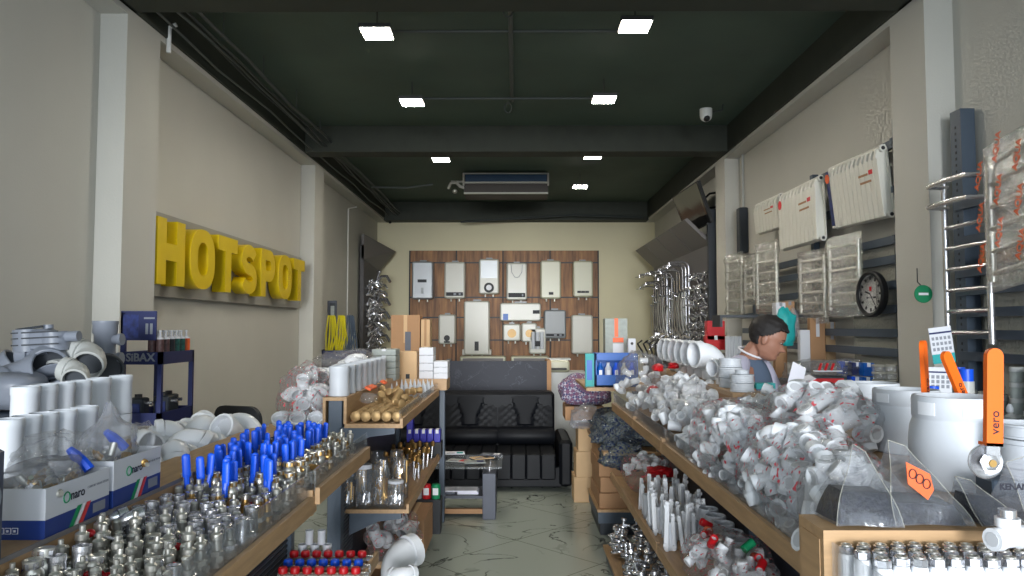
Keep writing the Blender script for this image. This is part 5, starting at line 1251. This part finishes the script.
tag(big_coupling(.05, .08).build('white_cup', loc=(P(790, 392, 3.3).x, 3.3, 1.26)), 'white cup shaped pipe end in front of the person', 'pipe fitting')
tag(MB().box(-.05, .05, 0, .05, 0, .03, 'teal').build('teal_tray', loc=P(766, 389, 3.9), rot=(0, 0, 0)), 'small teal tray in front of the chest of the person', 'tray')
tag(MB().box(1.1, 1.4, 3.2, 3.6, 1.056, 1.25, 'carton').build('cardboard_box'), 'open brown carton behind the high ridge in front of the person', 'box')

# orange lever valves
def lever(p, L, label, rot, txt=True, sc=1):
    t = thing('lever_valve', label, 'valve', p, rot=rot)
    w = .0155*sc
    q = MB(); pts = [(-w, .0)] + [(-w, L-w)] + [(w*math.cos(PI-PI*k/10), L-w+w*math.sin(PI-PI*k/10)) for k in range(1, 10)] + [(w, L-w), (w, 0)]
    prof = lambda z: -.012*max(0, 1-z/(.035*sc))
    vs = []; n = len(pts)
    q = MB(); vs = [(x, -.006*sc, z) for x, z in pts] + [(x, .006*sc, z) for x, z in pts]
    q.add(vs, [tuple(range(n)), tuple(range(2*n-1, n-1, -1))] + [(i, n+i, n+(i+1) % n, (i+1) % n) for i in range(n)], 'orange_plastic')
    q.box(-w, w, -.006*sc, .02*sc, -.0, .006, 'orange_plastic'); h = q.build('handle', t)
    if txt: text('vero', .024*sc, 'text_dark', h, T(Vector((0, -.0066*sc, .045*sc))) @ FACE_CAM @ RZ(PI/2), bold=.0002, extrude=.0003)
    MB().box(-w*.8, w*.8, -.002, .002, -.035*sc, .0, 'chrome').build('lever_plate', t)
    q = MB(); q.lathe([(.0, 0), (.026*sc, 0), (.031*sc, .004), (.033*sc, .002), (.031*sc, -.004), (.0, -.004)], 'chrome', T(Vector((-.012*sc, .004, -.03*sc))) @ RX(PI/2), 30); hexn(q, .016*sc, .0, .012, 'chrome', T(Vector((-.012*sc, -.004, -.03*sc))) @ RX(PI/2)); q.cyl((-.012*sc, -.02, -.03*sc), (-.012*sc, -.004, -.03*sc), .007*sc, 'brass'); q.build('nut', t)
    MB().cyl((-.012*sc, .004, -.03*sc), (-.008*sc, .02, -.03*sc), .022*sc, 'nickel', n=20).build('valve_body', t)
lever(P(993, 446, 1.42), .185, 'chrome valve with tall upright orange lever lettered vero, nearest the camera', (0, .04, 0))
lever(P(926, 402, 2.0), .165, 'valve with narrow upright orange lever behind the ribbed couplings', (0, -.06, .75), True, .95)
lever(P(966, 404, 1.9), .15, 'valve with orange lever leaning over towards the calendar', (0, -.48, .35), True, .9)

# screw bags on the end panel
def gusset_bag(base, apex, depth, m, label, fill, seed, fillm='screw_dark'):
    """pyramid-like standing bag: base = list of 4 floor points, apex = ridge of 2 points"""
    t = thing('screw_bag', label, 'plastic bag', (0, 0, 0))
    def surf(k, top, mm, name):
        n = 12; vs = []; fs = []
        b = base; a0, a1 = apex; c = sum(b, Vector())/4
        ring_top = [a0, a1, a1+Vector((0, .004, 0)), a0+Vector((0, .004, 0))]
        for j in range(n+1):
            f = j/n*top
            for s_ in range(4):
                for i in range(6):
                    u = i/6; lo = b[s_].lerp(b[(s_+1) % 4], u); hi = ring_top[s_].lerp(ring_top[(s_+1) % 4], u)
                    p = lo.lerp(hi, f); cc = c.lerp((a0+a1)/2, f); bul = 1+.22*math.sin(PI*min(1, f*1.1+.12))*(1-f*.6)
                    p = cc+(p-cc)*k*bul; p += Vector((1, 1, .4))*.007*noise.noise(p*16+Vector((seed, 0, 0)))
                    p.z = max(p.z, b[0].z)
                    vs.append(p)
        m_ = 24
        for j in range(n):
            for i in range(m_): fs.append((j*m_+i, j*m_+(i+1) % m_, (j+1)*m_+(i+1) % m_, (j+1)*m_+i))
        fs.append(tuple(range(m_-1, -1, -1)))
        if k < 1: fs.append(tuple(n*m_+i for i in range(m_)))
        q = MB(); q.add(vs, fs, mm, None, True); return q.build(name, t)
    rt = [apex[0], apex[1], apex[1]+Vector((0, .004, 0)), apex[0]+Vector((0, .004, 0))]; q = MB(); c0 = sum(base, Vector())/4; c1 = (apex[0]+apex[1])/2
    for i in range(3):
        if i == 2: q.tube([rt[0], rt[1]], .0009, 'film_pipe', 5); continue
        pts = []
        for j in range(9):
            f = j/8; p = base[i].lerp(rt[i], f); cc = c0.lerp(c1, f); bul = 1+.22*math.sin(PI*min(1, f*1.1+.12))*(1-f*.6); p = cc+(p-cc)*bul; p += Vector((1, 1, .4))*.007*noise.noise(p*16+Vector((seed, 0, 0))); p.z = max(p.z, base[0].z); pts.append(p)
        q.tube(pts, .0008, 'film_pipe', 5)
    q.build('bag_seam', t)
    surf(1, 1, m, 'bag_film'); o = surf(.84, fill, fillm, 'screw_filling'); o['kind'] = 'stuff'
    return t
def base4(x0, x1, y0, y1, z=1.2215): return [Vector((x0, y0, z)), Vector((x1, y0, z)), Vector((x1, y1, z)), Vector((x0, y1, z))]
gusset_bag(base4(.61, .73, 1.43, 1.55), (P(853, 444, 1.5), P(866, 452, 1.5)), .1, 'film_screw', 'clear pyramid shaped bag of dark screws, first on the end panel', .42, 1)
b2 = gusset_bag(base4(.73, .87, 1.44, 1.56), (P(888, 440, 1.5), P(906, 446, 1.5)), .1, 'film_screw', 'clear bag of dark screws with an orange sticker, middle of the three', .26, 4)
sp = [P(906, 462, 1.44), P(930, 474, 1.44), P(934, 490, 1.44), P(928, 500, 1.44), P(908, 484, 1.44)]
q = MB(); vs = list(sp)+[p+Vector((0, .002, 0)) for p in sp]; q.add(vs, [(0,1,2,3,4), (9,8,7,6,5)]+[(i, i+5, (i+1) % 5+5, (i+1) % 5) for i in range(5)], 'sticker_orange'); q.build('orange_sticker', b2)
q = MB()
for k in range(3):
    c = P(913+k*7, 474+k*5, 1.438); q.tube([c+Vector((.007*math.cos(a), 0, .009*math.sin(a))) for a in [2*PI*j/12 for j in range(13)]], .0009, 'text_dark', 5)
q.build('sticker_print', b2)
gusset_bag(base4(.885, .97, 1.43, 1.53), (P(955, 476, 1.5), P(970, 480, 1.49)), .1, 'film_screw', 'small clear bag of dark screws, last of the three before the lever valve', .62, 7)
b4 = gusset_bag(base4(.985, 1.14, 1.43, 1.55), (P(1006, 462, 1.46), P(1030, 455, 1.46)), .1, 'film_grey', 'milky bag with dark lettering at the picture edge under the white caps', .3, 9, 'film_grey')
text('KENAN', .016, 'text_dark', b4, T(P(1014, 487, 1.415)) @ FACE_CAM, bold=.0006, extrude=.0003)

# white valves with chrome nuts in the clear bin
q = MB(); q.lathe([(.0, -.06), (.0135, -.06), (.0145, -.055), (.0145, -.006), (.013, 0)], 'pvc', None, 16); q.cb((0, 0, -.03), (.026, .026, .05), 'pvc', b=.004); hexn(q, .0135, 0, .014, 'chrome'); q.lathe([(.0095, .014), (.010, .017), (.0075, .017), (.0075, .01), (0, .01)], 'nickel', None, 14)
nv = proto('nut_socket', q, 'white socket with hexagonal chrome nut in the clear bin at the end panel', 'pipe fitting', 'white sockets with chrome nuts')
for r_ in range(3):
    for c_ in range(19):
        x = .608+c_*.0315+(.012 if r_ % 2 else 0); y = 1.388-.036*r_
        if c_ == 0 and r_ > 1: continue
        put(nv, (x, y, 1.186-.001*r_+U(-.002, .002)), (U(-.05, .05), U(-.05, .05), U(0, 1)))
t = thing('clear_bin', 'clear acrylic bin of white sockets fixed to the wooden end panel', 'bin')
MB().box(.588, .591, 1.2, 1.405, 1.09, 1.2, 'acrylic').box(.588, 1.25, 1.2, 1.203, 1.09, 1.15, 'acrylic').build('clear_wall', t); MB().box(.588, 1.25, 1.2, 1.405, 1.11, 1.118, 'acrylic').build('bin_floor', t)
tag(white_tee_mesh(.017).cyl((.0, 0, .034), (0, 0, .05), .015, 'chrome').build('nut_tee', loc=P(1008, 538, 1.33), rot=(0, 0, .3)), 'white tee with chrome nut lying on the sockets at the picture edge', 'pipe fitting')

# middle shelf goods, right
random.seed(44)
for k, (c, r, m, n, lb) in enumerate((((.84, 4.75, .67), (.15, .32, .11), 'film_red', 26, 'clear bag of white clips on the middle shelf below the far end of the heap'), ((.84, 2.95, .66), (.15, .36, .11), 'film_red', 34, 'clear bag with coloured and white parts on the middle shelf'), ((.86, 2.3, .66), (.15, .3, .11), 'film', 26, 'clear bag of white tees on the middle shelf nearest the camera'))):
    bag('plastic_bag', c, r, m, lb, seed=80+k, crumple=.2)
    for i in range(n):
        a = U(0, 6.28); t_ = math.asin(U(0, 1)); f = U(.7, .88)
        put(random.choice((el, te, co)), (c[0]+r[0]*f*math.cos(t_)*math.cos(a), c[1]+r[1]*f*math.cos(t_)*math.sin(a), c[2]+r[2]*f*math.sin(t_)), rr(), U(.8, 1.15), label='small white fitting bagged on the middle shelf', group='white fittings on the middle shelf')
for k in range(8):
    y = 2.7+k*.075; m = ('red_plastic', 'red_plastic', 'green_plastic', 'red_plastic', 'nickel', 'red_plastic', 'sticker_orange', 'red_plastic')[k]
    tag(white_coupling_mesh(.016, m).build('coloured_cap', loc=(U(.74, .9), y, .765+U(-.02, .01)), rot=rr()), ('%s fitting among the white ones on the middle shelf' % {'red_plastic': 'bright red', 'green_plastic': 'green', 'nickel': 'metal', 'sticker_orange': 'orange'}[m]), 'pipe fitting', 'red fittings on the middle shelf' if m == 'red_plastic' else None)
bag('red_packet', (.86, 4.5, .73), (.07, .08, .03), 'red_plastic', 'flat red packet on the middle shelf above the white pipe clips', 'packet', seed=90, crumple=.3)
q = MB().box(-.011, .011, -.006, .006, 0, .22, 'pvc', b=.003).box(-.011, .011, -.014, -.006, .02, .035, 'pvc').box(-.011, .011, -.014, -.006, .19, .205, 'pvc')
wb = proto('white_bar', q, 'slim upright white plastic bar on the middle shelf', 'plastic bar', 'upright white bars on the middle shelf')
for k in range(64): put(wb, (U(.69, .95), U(3.45, 4.35), .565), (U(-.12, .12), U(-.12, .12), U(-.6, .6)), U(.7, 1.05))
for k in range(9):
    o = big_coupling(.032, .13); tag(o.build('white_sleeve', loc=(.72+.1*(k % 3), 3.5+.26*(k//3)+U(0, .06), .565)), 'short white sleeve standing among the slim white bars', 'pipe fitting', 'white sleeves on the middle shelf')
for k in range(5):
    o = big_coupling(.045, .19); tag(o.build('white_sleeve', loc=(.9, 3.0+.13*k, .565+.0)), 'wide tall white sleeve behind the slim bars under the long shelf edge', 'pipe fitting', 'tall white sleeves on the middle shelf')
# chrome siphons on the base deck
q = MB().lathe([(.0, 0), (.03, 0), (.032, .006), (.03, .014), (.012, .02), (.012, .05), (.03, .055), (.033, .065), (.03, .075), (.01, .08), (.01, .11), (.02, .115), (.02, .13), (0, .135)], 'chrome', None, 14); q.cyl((0, 0, .085), (-.05, 0, .085), .01, 'chrome')
q.lathe([(.0331, .06), (.034, .063), (.0331, .066)], 'dark', None, 14)
sp_ = proto('drain_siphon', q, 'chrome basin drain siphon heaped on the lowest deck at the aisle', 'siphon', 'chrome siphons on the lowest deck')
for k in range(95):
    y = U(2.9, 5.0); z = .1+U(0, 1)*.24*min(1, (5.1-y)*2); put(sp_, (U(.64, .92), y, z), (U(-.22, .22), U(-.22, .22), U(0, 6)), U(.8, 1.1))

# far right unit with cartons
g4 = thing('display_shelf', 'farthest shelf unit by the sofa stacked with brown cartons and bags', 'display shelf')
MB().box(.63, 1.2, 5.75, 6.5, .1, .19, 'steel_blue').box(.62, 1.2, 5.72, 6.5, .19, .21, 'oak').box(.65, 1.2, 5.8, 6.5, 0, .1, 'steel_dark').build('base_deck', g4)
MB().box(.62, 1.05, 5.3, 6.5, .69, .712, 'oak').build('shelf_board', g4); MB().box(.52, 1.05, 5.5, 6.5, 1.128, 1.15, 'oak').build('shelf_board', g4)
post(g4, 1.03, 5.35, 1.15); post(g4, 1.03, 6.45, 1.15)
for k in range(4): box_thing('cardboard_box', .64+.01*(k % 2), 1.0, 5.76+.01*(k % 3), 6.4, .21+k*.118, .325+k*.118, 'carton', 'flat brown carton, %s in the pile at the aisle' % ('lowest', 'second lowest', 'third', 'topmost')[k])
for k in range(3): box_thing('cardboard_box', .53+.02*k, .75, 6.85, 7.15, k*.23, .228+k*.23, 'carton_tan', 'tan carton, %s in the pile next to the sofa end' % ('lowest', 'middle', 'topmost')[k])
bag('plastic_bag', (.82, 5.75, .83), (.24, .4, .14), 'film_navy', 'navy and white printed bag on the far shelf above the brown cartons', seed=95, crumple=.3)
bag('plastic_bag', (.76, 5.4, .66), (.14, .2, .1), 'film_navy', 'dark printed bag drooping towards the middle shelf', seed=96, crumple=.35)
bag('plastic_bag', (.60, 6.55, .80), (.12, .14, .10), 'film_grey', 'dark crumpled bag on the cartons next to the sofa arm', seed=97, crumple=.35)
for k in range(22):
    put(wb, (U(.66, .95), U(5.5, 6.0), U(.76, .86)), rr(), .45, label='small white strip inside the navy printed bag', group='strips in the navy bag')
bag('floral_bundle', (.64, 6.95, 1.0), (.24, .2, .15), 'floral', 'patterned purple and pink fabric bundle beside the sofa back', 'bundle', seed=98, crumple=.2)
tag(MB().box(.45, .8, 6.8, 7.2, .75, .875, 'carton').build('cardboard_box'), 'brown carton right under the patterned bundle', 'box')
# blue crate with bottles
t = thing('blue_crate', 'bright blue display crate of blue bottles beyond the big glassy bag', 'crate', (.72, 5.6, 1.15))
MB().box(-.12, .2, 0, .22, 0, .012, 'cyan_blue').box(-.12, .2, 0, .008, 0, .09, 'cyan_blue').box(-.12, .2, .212, .22, 0, .25, 'cyan_blue').box(-.12, -.112, 0, .22, 0, .25, 'cyan_blue').box(.192, .2, 0, .22, 0, .25, 'cyan_blue').box(-.12, .2, 0, .008, .2, .25, 'cyan_blue').build('crate_shell', t)
for k in range(5):
    m = ('cyan_blue', 'carton_white', 'blue_plastic', 'pale_pvc', 'blue_plastic')[k]; q = MB().lathe([(0, 0), (.025, 0), (.026, .01), (.026, .12), (.012, .145), (.012, .165), (0, .165)], m, None, 14).box(-.012, .012, -.028, -.02, .03, .11, 'text_white')
    tag(q.build('bottle', loc=(.64+.06*k, 5.65, 1.165)), '%s bottle in the blue crate, %s from the sofa side' % ({'cyan_blue': 'light blue', 'carton_white': 'white', 'blue_plastic': 'dark blue', 'pale_pvc': 'grey'}[m], ('first', 'second', 'third', 'fourth', 'fifth')[k]), 'bottle')
t = thing('teal_pack', 'teal blister pack at the sofa side of the blue crate', 'package', (.555, 5.62, 1.15)); MB().box(-.03, .035, 0, .05, 0, .25, 'teal').build('carton', t); MB().box(-.02, .02, -.002, 0, .05, .2, 'cyan_blue').build('label_print', t)
A = P(617, 342, 6.3); t = box_thing('striped_box', A.x-.1, A.x+.09, 6.3, 6.45, 1.15, A.z+.2, 'grey_card', 'grey box with orange stripes above the blue crate', tm='sticker_orange'); MB().box(-.03, .06, -.003, 0, .32, .36, 'sticker_orange').box(-.03, .06, -.003, 0, .17, .21, 'sticker_orange').box(-.03, .06, -.003, 0, .22, .31, 'carton_white').build('stripe_print', t)
A = P(632, 346, 6.0); t = thing('white_socket_box', 'small white box with a round black hole by the dark tools', 'box', (A.x, 6.0, 1.15)); MB().box(-.03, .03, 0, .06, 0, A.z+.06-1.15, 'carton_white').build('carton', t); MB().cyl((0, -.002, A.z-1.15+.02), (0, .0, A.z-1.15+.02), .012, 'black').build('hole', t)
q = MB()
for k in range(5): q.tube([(k*.035, 0, -.12), (k*.04-.02, 0, .0), (k*.05-.06, .02, .07), (k*.05-.02, .02, .1)], .008, 'black', 6)
tag(q.build('tool_holder', loc=P(645, 352, 6.4)), 'tangle of black hooked tools between the white box and the elbow row', 'tool')

# blue cabinet and hoses on the far left wall
t = thing('hose_board', 'dark blue panel with a small picture above yellow hoses on the far wall', 'display board', (-2.55, 8.9+.9, 1.2))
A = P(323, 345, 9.6); B = P(355, 308, 9.6)
MB().box(A.x+2.55, A.x+2.67, 0, .03, .0, .75, 'slate').build('board', t); MB().box(A.x+2.58, A.x+2.66, -.01, 0, .45, .72, 'steel_dark').box(A.x+2.595, A.x+2.645, -.012, -.01, .5, .68, 'grey_card').build('picture', t)
for k, (px, m, w, lb) in enumerate(((331, 'yellow_hose', .06, 'yellow gas hoses hanging below the small picture'), (341, 'yellow_hose', .05, 'second bunch of yellow gas hoses with brown ends'), (350, 'steel_blue', .05, 'dark blue folded hose hanging beside the yellow hoses'))):
    p = P(px, 327, 9.55); q = MB()
    for j in range(4): x = -w+j*w*.65; q.tube([(x-.03*j, 0, -.45), (x+.01*j, -.01-.01*j, -.1), (x*.6, 0, .15), (x*.5+.02, .0, .13), (x+.03+.01*j, 0.02, -.4)], .010, m, 6)
    tag(q.build('hose_bunch', loc=p), lb, 'hose')
tag(MB().box(-2.55, -1.9, 9.4, 10.0, 0, 1.3, 'navy').box(-2.5, -1.95, 9.39, 9.4, .1, 1.2, 'slate').build('blue_cabinet'), 'dark blue cabinet at the foot of the yellow hoses', 'cabinet')
tag(MB().box(-.002, .0, -.04, .04, -.06, .06, 'white_light').box(0, .012, -.03, .03, -.04, .04, 'pale_pvc').build('light_switch', loc=(-2.585, 11.5, 1.75)), 'small light switch on the wall by the white conduit', 'switch')
tag(MB().tube([(0, 0, .06), (.01, 0, .04), (.005, 0, 0), (0, 0, -.06)], .01, 'dark', 6).build('wall_hook', loc=(-2.58, 9.7, 2.1)), 'small dark hook on the bare wall past the second column', 'hook')

# ================================================================== PERSON
def person():
    base = Vector((1.36, 4.4, 0)); t = thing('person', 'person with short dark hair in a grey blue shirt reading a white paper', 'person', base, rot=(0, 0, -.72))
    # local: facing +x, right side towards -y
    def skin(name, bones, rads, m, root=0, sub=1, join=None):
        me = bpy.data.meshes.new(name); vs = [b[0] for b in bones]; es = [(b[1], i) for i, b in enumerate(bones) if b[1] is not None]
        me.from_pydata(vs, es, []); o = bpy.data.objects.new(name, me); C.objects.link(o)
        bpy.context.view_layer.objects.active = o
        md = o.modifiers.new('s', 'SKIN'); md.use_smooth_shade = True
        if not me.skin_vertices: me.attributes.new('skin_vertex', 'FLOAT', 'POINT')
        for i, sv in enumerate(me.skin_vertices[0].data):
            r = bones[i][2]; sv.radius = r if hasattr(r, '__len__') else (r, r); sv.use_root = (i == root)
        o.modifiers.new('sub', 'SUBSURF').levels = sub; o.modifiers['sub'].render_levels = sub
        bpy.context.view_layer.update()
        nm = bpy.data.meshes.new_from_object(o.evaluated_get(bpy.context.evaluated_depsgraph_get()))
        bpy.data.objects.remove(o); return nm
    t.scale = (1.045,)*3
    # head by slices
    NS, NA = 60, 72; vs = []; fs = []
    Zs = [k/NS for k in range(NS+1)]
    def li(x, tab):
        for (a, b), (c, d) in zip(tab, tab[1:]):
            if x <= c: f = (x-a)/(c-a); f = f*f*(3-2*f)*.5+f*.5; return b+(d-b)*f
        return tab[-1][1]
    front = [(0, .062), (.05, .082), (.12, .092), (.2, .083), (.28, .092), (.36, .092), (.5, .085), (.6, .094), (.75, .088), (.88, .062), (.96, .03), (1, .0)]
    back = [(0, .0), (.12, .02), (.25, .055), (.4, .085), (.55, .098), (.7, .099), (.85, .08), (.95, .045), (1, .0)]
    wid = [(0, .03), (.08, .05), (.2, .062), (.4, .071), (.6, .077), (.75, .076), (.88, .06), (.96, .034), (1, .0)]
    H = .23
    for z in Zs:
        f, b, w = li(z, front), li(z, back), li(z, wid)
        for k in range(NA):
            a = 2*PI*k/NA; ca, sa = math.cos(a), math.sin(a); rx = f if ca > 0 else b
            x = rx*math.copysign(abs(ca)**.85, ca); y = w*math.copysign(abs(sa)**.9, sa)
            if ca > .9 and .3 < z < .52: x += .028*max(0, 1-abs(z-.35)/.06 if z < .35 else 1-(z-.35)/.17)*((ca-.9)/.1)   # nose
            if ca > .75 and .46 < z < .54 and .15 < abs(sa) < .6: x -= .006                                              # eye socket
            if ca > .8 and abs(z-.22) < .025: x += .004                                                                 # lips
            vs.append((x, y, z*H))
    for j in range(NS):
        for k in range(NA): fs.append((j*NA+k, j*NA+(k+1) % NA, (j+1)*NA+(k+1) % NA, (j+1)*NA+k))
    fs.append(tuple(range(NA-1, -1, -1)))
    HM = T(Vector((.075, 0, 1.365))) @ RZ(.35) @ RY(.42)     # head bowed forward
    hb = MB(); hb.add(vs, fs, 'skin', HM, True)
    for s in (-1, 1): hb.ell((-.005, s*.079, .105), (.018, .008, .032), 'skin', HM)
    head = hb.mesh('head')
    # bones: bare body
    B = []
    def ad(p, par, r): B.append((Vector(p), par, r)); return len(B)-1
    pel = ad((0, 0, .9), None, .11); sp1 = ad((0, 0, 1.05), pel, (.12, .10)); sp2 = ad((.01, 0, 1.22), sp1, (.13, .10)); nk = ad((.015, 0, 1.36), sp2, (.07, .07)); ad((.05, 0, 1.41), nk, (.052, .052)); ad((.075, 0, 1.45), len(B)-1, (.05, .05))
    hands = []
    for s in (-1, 1):
        sh_ = ad((0, s*.17, 1.31), sp2, .058); e = ad((.1, s*.235, 1.06), sh_, .042); w = ad((.33, s*.12, 1.15), e, .028); h_ = ad((.385, s*.085, 1.165), w, (.034, .02)); hands.append((h_, s))
        k = ad((0, s*.1, .86), pel, .09); kn = ad((.02, s*.11, .48), k, .058); an = ad((0, s*.11, .08), kn, .04); ad((.16, s*.12, .04), an, .035)
    nm = skin('body', B, None, 'skin')
    parts = [nm, head]
    for (h_, s) in hands:
        pb = B[h_][0]
        for f in range(4):
            o = Vector((.02, -s*(.012), .02-.014*f)); a = pb+o; b_ = a+Vector((.03-.002*f, -s*.012, -.004)); c_ = b_+Vector((.018, -s*.022, 0)); d_ = c_+Vector((-.004, -s*.018, 0))
            parts.append(MB().tube([pb, a, b_, c_, d_], [.009, .009, .008, .0075, .006], 'skin', 8).mesh('f'))
        a = pb+Vector((.0, -s*.02, .02)); parts.append(MB().tube([pb, a, a+Vector((.03, -s*.012, .018)), a+Vector((.05, -s*.016, .016))], [.012, .011, .009, .007], 'skin', 8).mesh('f'))
    import bmesh
    bm = bmesh.new()
    for p in parts: bm.from_mesh(p)
    me = bpy.data.meshes.new('body'); bm.to_mesh(me); bm.free(); me.materials.clear(); me.materials.append(MATS['skin'])
    for p in me.polygons: p.material_index = 0; p.use_smooth = True
    o = bpy.data.objects.new('body', me); C.objects.link(o); md = o.modifiers.new('r', 'REMESH'); md.mode = 'VOXEL'; md.voxel_size = .0055; md.use_smooth_shade = True
    sm = o.modifiers.new('sm', 'SMOOTH'); sm.iterations = 2; sm.factor = .4
    bpy.context.view_layer.update(); me2 = bpy.data.meshes.new_from_object(o.evaluated_get(bpy.context.evaluated_depsgraph_get())); bpy.data.objects.remove(o)
    o = bpy.data.objects.new('body', me2); C.objects.link(o); o.parent = t
    for p in parts: 
        try: bpy.data.meshes.remove(p)
        except Exception: pass
    # eyes, brows
    e = MB()
    for s in (-1, 1): e.ell((.079, s*.03, .118), (.006, .010, .0035), 'pale_pvc', HM, 10, 6); e.ell((.084, s*.031, .1175), (.005, .005, .005), 'black', HM, 8, 6)
    e.build('eye', t)
    e = MB()
    for s in (-1, 1): e.tube([(.089, s*.015, .135), (.087, s*.03, .139), (.074, s*.05, .135)], [.003, .0042, .002], 'hair', 6, HM)
    e.build('eyebrow', t)
    MB().tube([(.085, -.02, .05), (.094, -.008, .0505), (.095, 0, .05), (.094, .008, .0505), (.085, .02, .05)], [.001, .0025, .003, .0025, .001], 'flag_red', 6, HM).build('mouth', t).data.materials[0] = MATS['skin']
    # hair cap
    vs = []; fs = []; idx = {}
    for j in range(NS+1):
        z = Zs[j]; f, b, w = li(z, front), li(z, back), li(z, wid)
        for k in range(NA):
            a = 2*PI*k/NA; ca, sa = math.cos(a), math.sin(a); rx = f if ca > 0 else b
            x = rx*math.copysign(abs(ca)**.85, ca); y = w*math.copysign(abs(sa)**.9, sa)
            v = Vector((x, y, z*H)); c = Vector((0, 0, .12)); d = (v-c); th = .010+.004*noise.noise(v*50)+.010*max(0, min(1, (z-.4)/.5))
            v = v+d.normalized()*th; idx[(j, k)] = len(vs); vs.append(v)
    for j in range(NS):
        for k in range(NA):
            a = 2*PI*(k+.5)/NA; ca = math.cos(a); zmin = .3 if ca < -.3 else (.42+.36*max(0, (ca+.3))/.8 if ca < .5 else .78); zmin += .012*math.sin(k*1.7)
            if abs(ca) < .35: zmin = max(.5, zmin)
            if Zs[j] >= zmin: fs.append((idx[(j, k)], idx[(j, (k+1) % NA)], idx[(j+1, (k+1) % NA)], idx[(j+1, k)]))
    q = MB(); q.add(vs, fs, 'hair', HM, True); hr = q.build('hair', t); so = hr.modifiers.new('so', 'SOLIDIFY'); so.thickness = .014; so.offset = -1
    # clothes
    Bc = []
    def ac(p, par, r): Bc.append((Vector(p), par, r)); return len(Bc)-1
    a0 = ac((0, 0, .88), None, (.155, .125)); a1 = ac((0, 0, 1.05), a0, (.155, .12)); a2 = ac((.005, 0, 1.22), a1, (.165, .125)); a3 = ac((.01, 0, 1.325), a2, (.12, .10)); ac((.025, 0, 1.38), a3, (.07, .068))
    me = skin('shirt', Bc, None, 'shirt', sub=2); me.materials.clear(); me.materials.append(MATS['shirt']); o = bpy.data.objects.new('shirt', me); C.objects.link(o); o.parent = t
    for s in (-1, 1):
        Bs = [(Vector((.012, s*.05, 1.35)), None, (.06, .05)), (Vector((.005, s*.155, 1.315)), 0, .076), (Vector((.05, s*.205, 1.19)), 1, .066), (Vector((.085, s*.232, 1.09)), 2, .058)]
        me = skin('sleeve', Bs, None, 'x', sub=2); me.materials.clear(); me.materials.append(MATS['shirt_sleeve']); o = bpy.data.objects.new('sleeve', me); C.objects.link(o); o.parent = t
    MB().tube([(.03+.066*math.cos(a)*1.0, .066*math.sin(a), 1.388-.03*math.cos(a)) for a in [2*PI*k/24 for k in range(25)]], .006, 'shirt_trim', 6).build('collar', t)
    Bt = []
    def at(p, par, r): Bt.append((Vector(p), par, r)); return len(Bt)-1
    r0 = at((0, 0, .9), None, (.15, .12))
    for s in (-1, 1): k = at((0, s*.1, .8), r0, .105); kn = at((.02, s*.11, .48), k, .078); at((0, s*.11, .09), kn, .062)
    me = skin('trousers', Bt, None, 'x', sub=2); me.materials.clear(); me.materials.append(MATS['trouser']); o = bpy.data.objects.new('trousers', me); C.objects.link(o); o.parent = t
    for s in (-1, 1): MB().ell((.06, s*.115, .035), (.14, .05, .045), 'black').build('shoe', t)
person()
# papers in the hands
p = P(797, 374, 4.27); o = MB().add([(-.055, 0, -.05), (.03, .0, -.07), (.065, .03, .03), (-.01, .03, .07), (-.055, .002, -.05), (.03, .002, -.07), (.065, .032, .03), (-.01, .032, .07)], [(0,1,2,3), (7,6,5,4), (0,4,5,1), (1,5,6,2), (2,6,7,3), (3,7,4,0)], 'paper').build('paper_sheet', loc=p)
tag(o, 'white folded paper held in front of the chest by the person', 'paper')
p = P(806, 384, 4.3); tag(MB().box(-.07, .07, 0, .1, -.006, .006, 'text_red').box(-.068, .068, .002, .098, .006, .008, 'paper').build('notebook', loc=p, rot=(.2, -.35, 0)), 'red edged notebook under the white paper', 'notebook')

# remove prototypes never used
for o in list(bpy.data.objects):
    if o.get('unused'): bpy.data.objects.remove(o)

# ================================================================== LIGHT
w = bpy.data.worlds.new('world'); bpy.context.scene.world = w; w.use_nodes = True
bg = w.node_tree.nodes['Background']; bg.inputs[0].default_value = (.8, .9, 1, 1); bg.inputs[1].default_value = 2.2
pl = bpy.data.lights.new('doorway_portal', 'AREA'); pl.shape = 'RECTANGLE'; pl.size = 4.7; pl.size_y = 3.35; pl.cycles.is_portal = True
po = bpy.data.objects.new('doorway_portal', pl); C.objects.link(po); po.location = (0, Y0+.02, 1.675); po.rotation_euler = (PI/2, 0, 0)
sl = bpy.data.lights.new('street_daylight', 'SUN'); sl.energy = 2.5; sl.angle = math.radians(20); sl.color = (.95, .98, 1)
so_ = bpy.data.objects.new('street_daylight', sl); C.objects.link(so_); so_.rotation_euler = (math.radians(86), 0, 0)
vs_ = bpy.context.scene.view_settings
bpy.context.scene.display_settings.display_device = 'sRGB'
vs_.view_transform = 'Standard'; vs_.look = 'None'; vs_.gamma = 1; vs_.use_curve_mapping = False; vs_.exposure = .64
cy = bpy.context.scene.cycles
cy.max_bounces = 8; cy.transparent_max_bounces = 24; cy.diffuse_bounces = 4; cy.glossy_bounces = 4; cy.caustics_reflective = False; cy.caustics_refractive = False
cy.sample_clamp_indirect = 4; cy.use_denoising = True
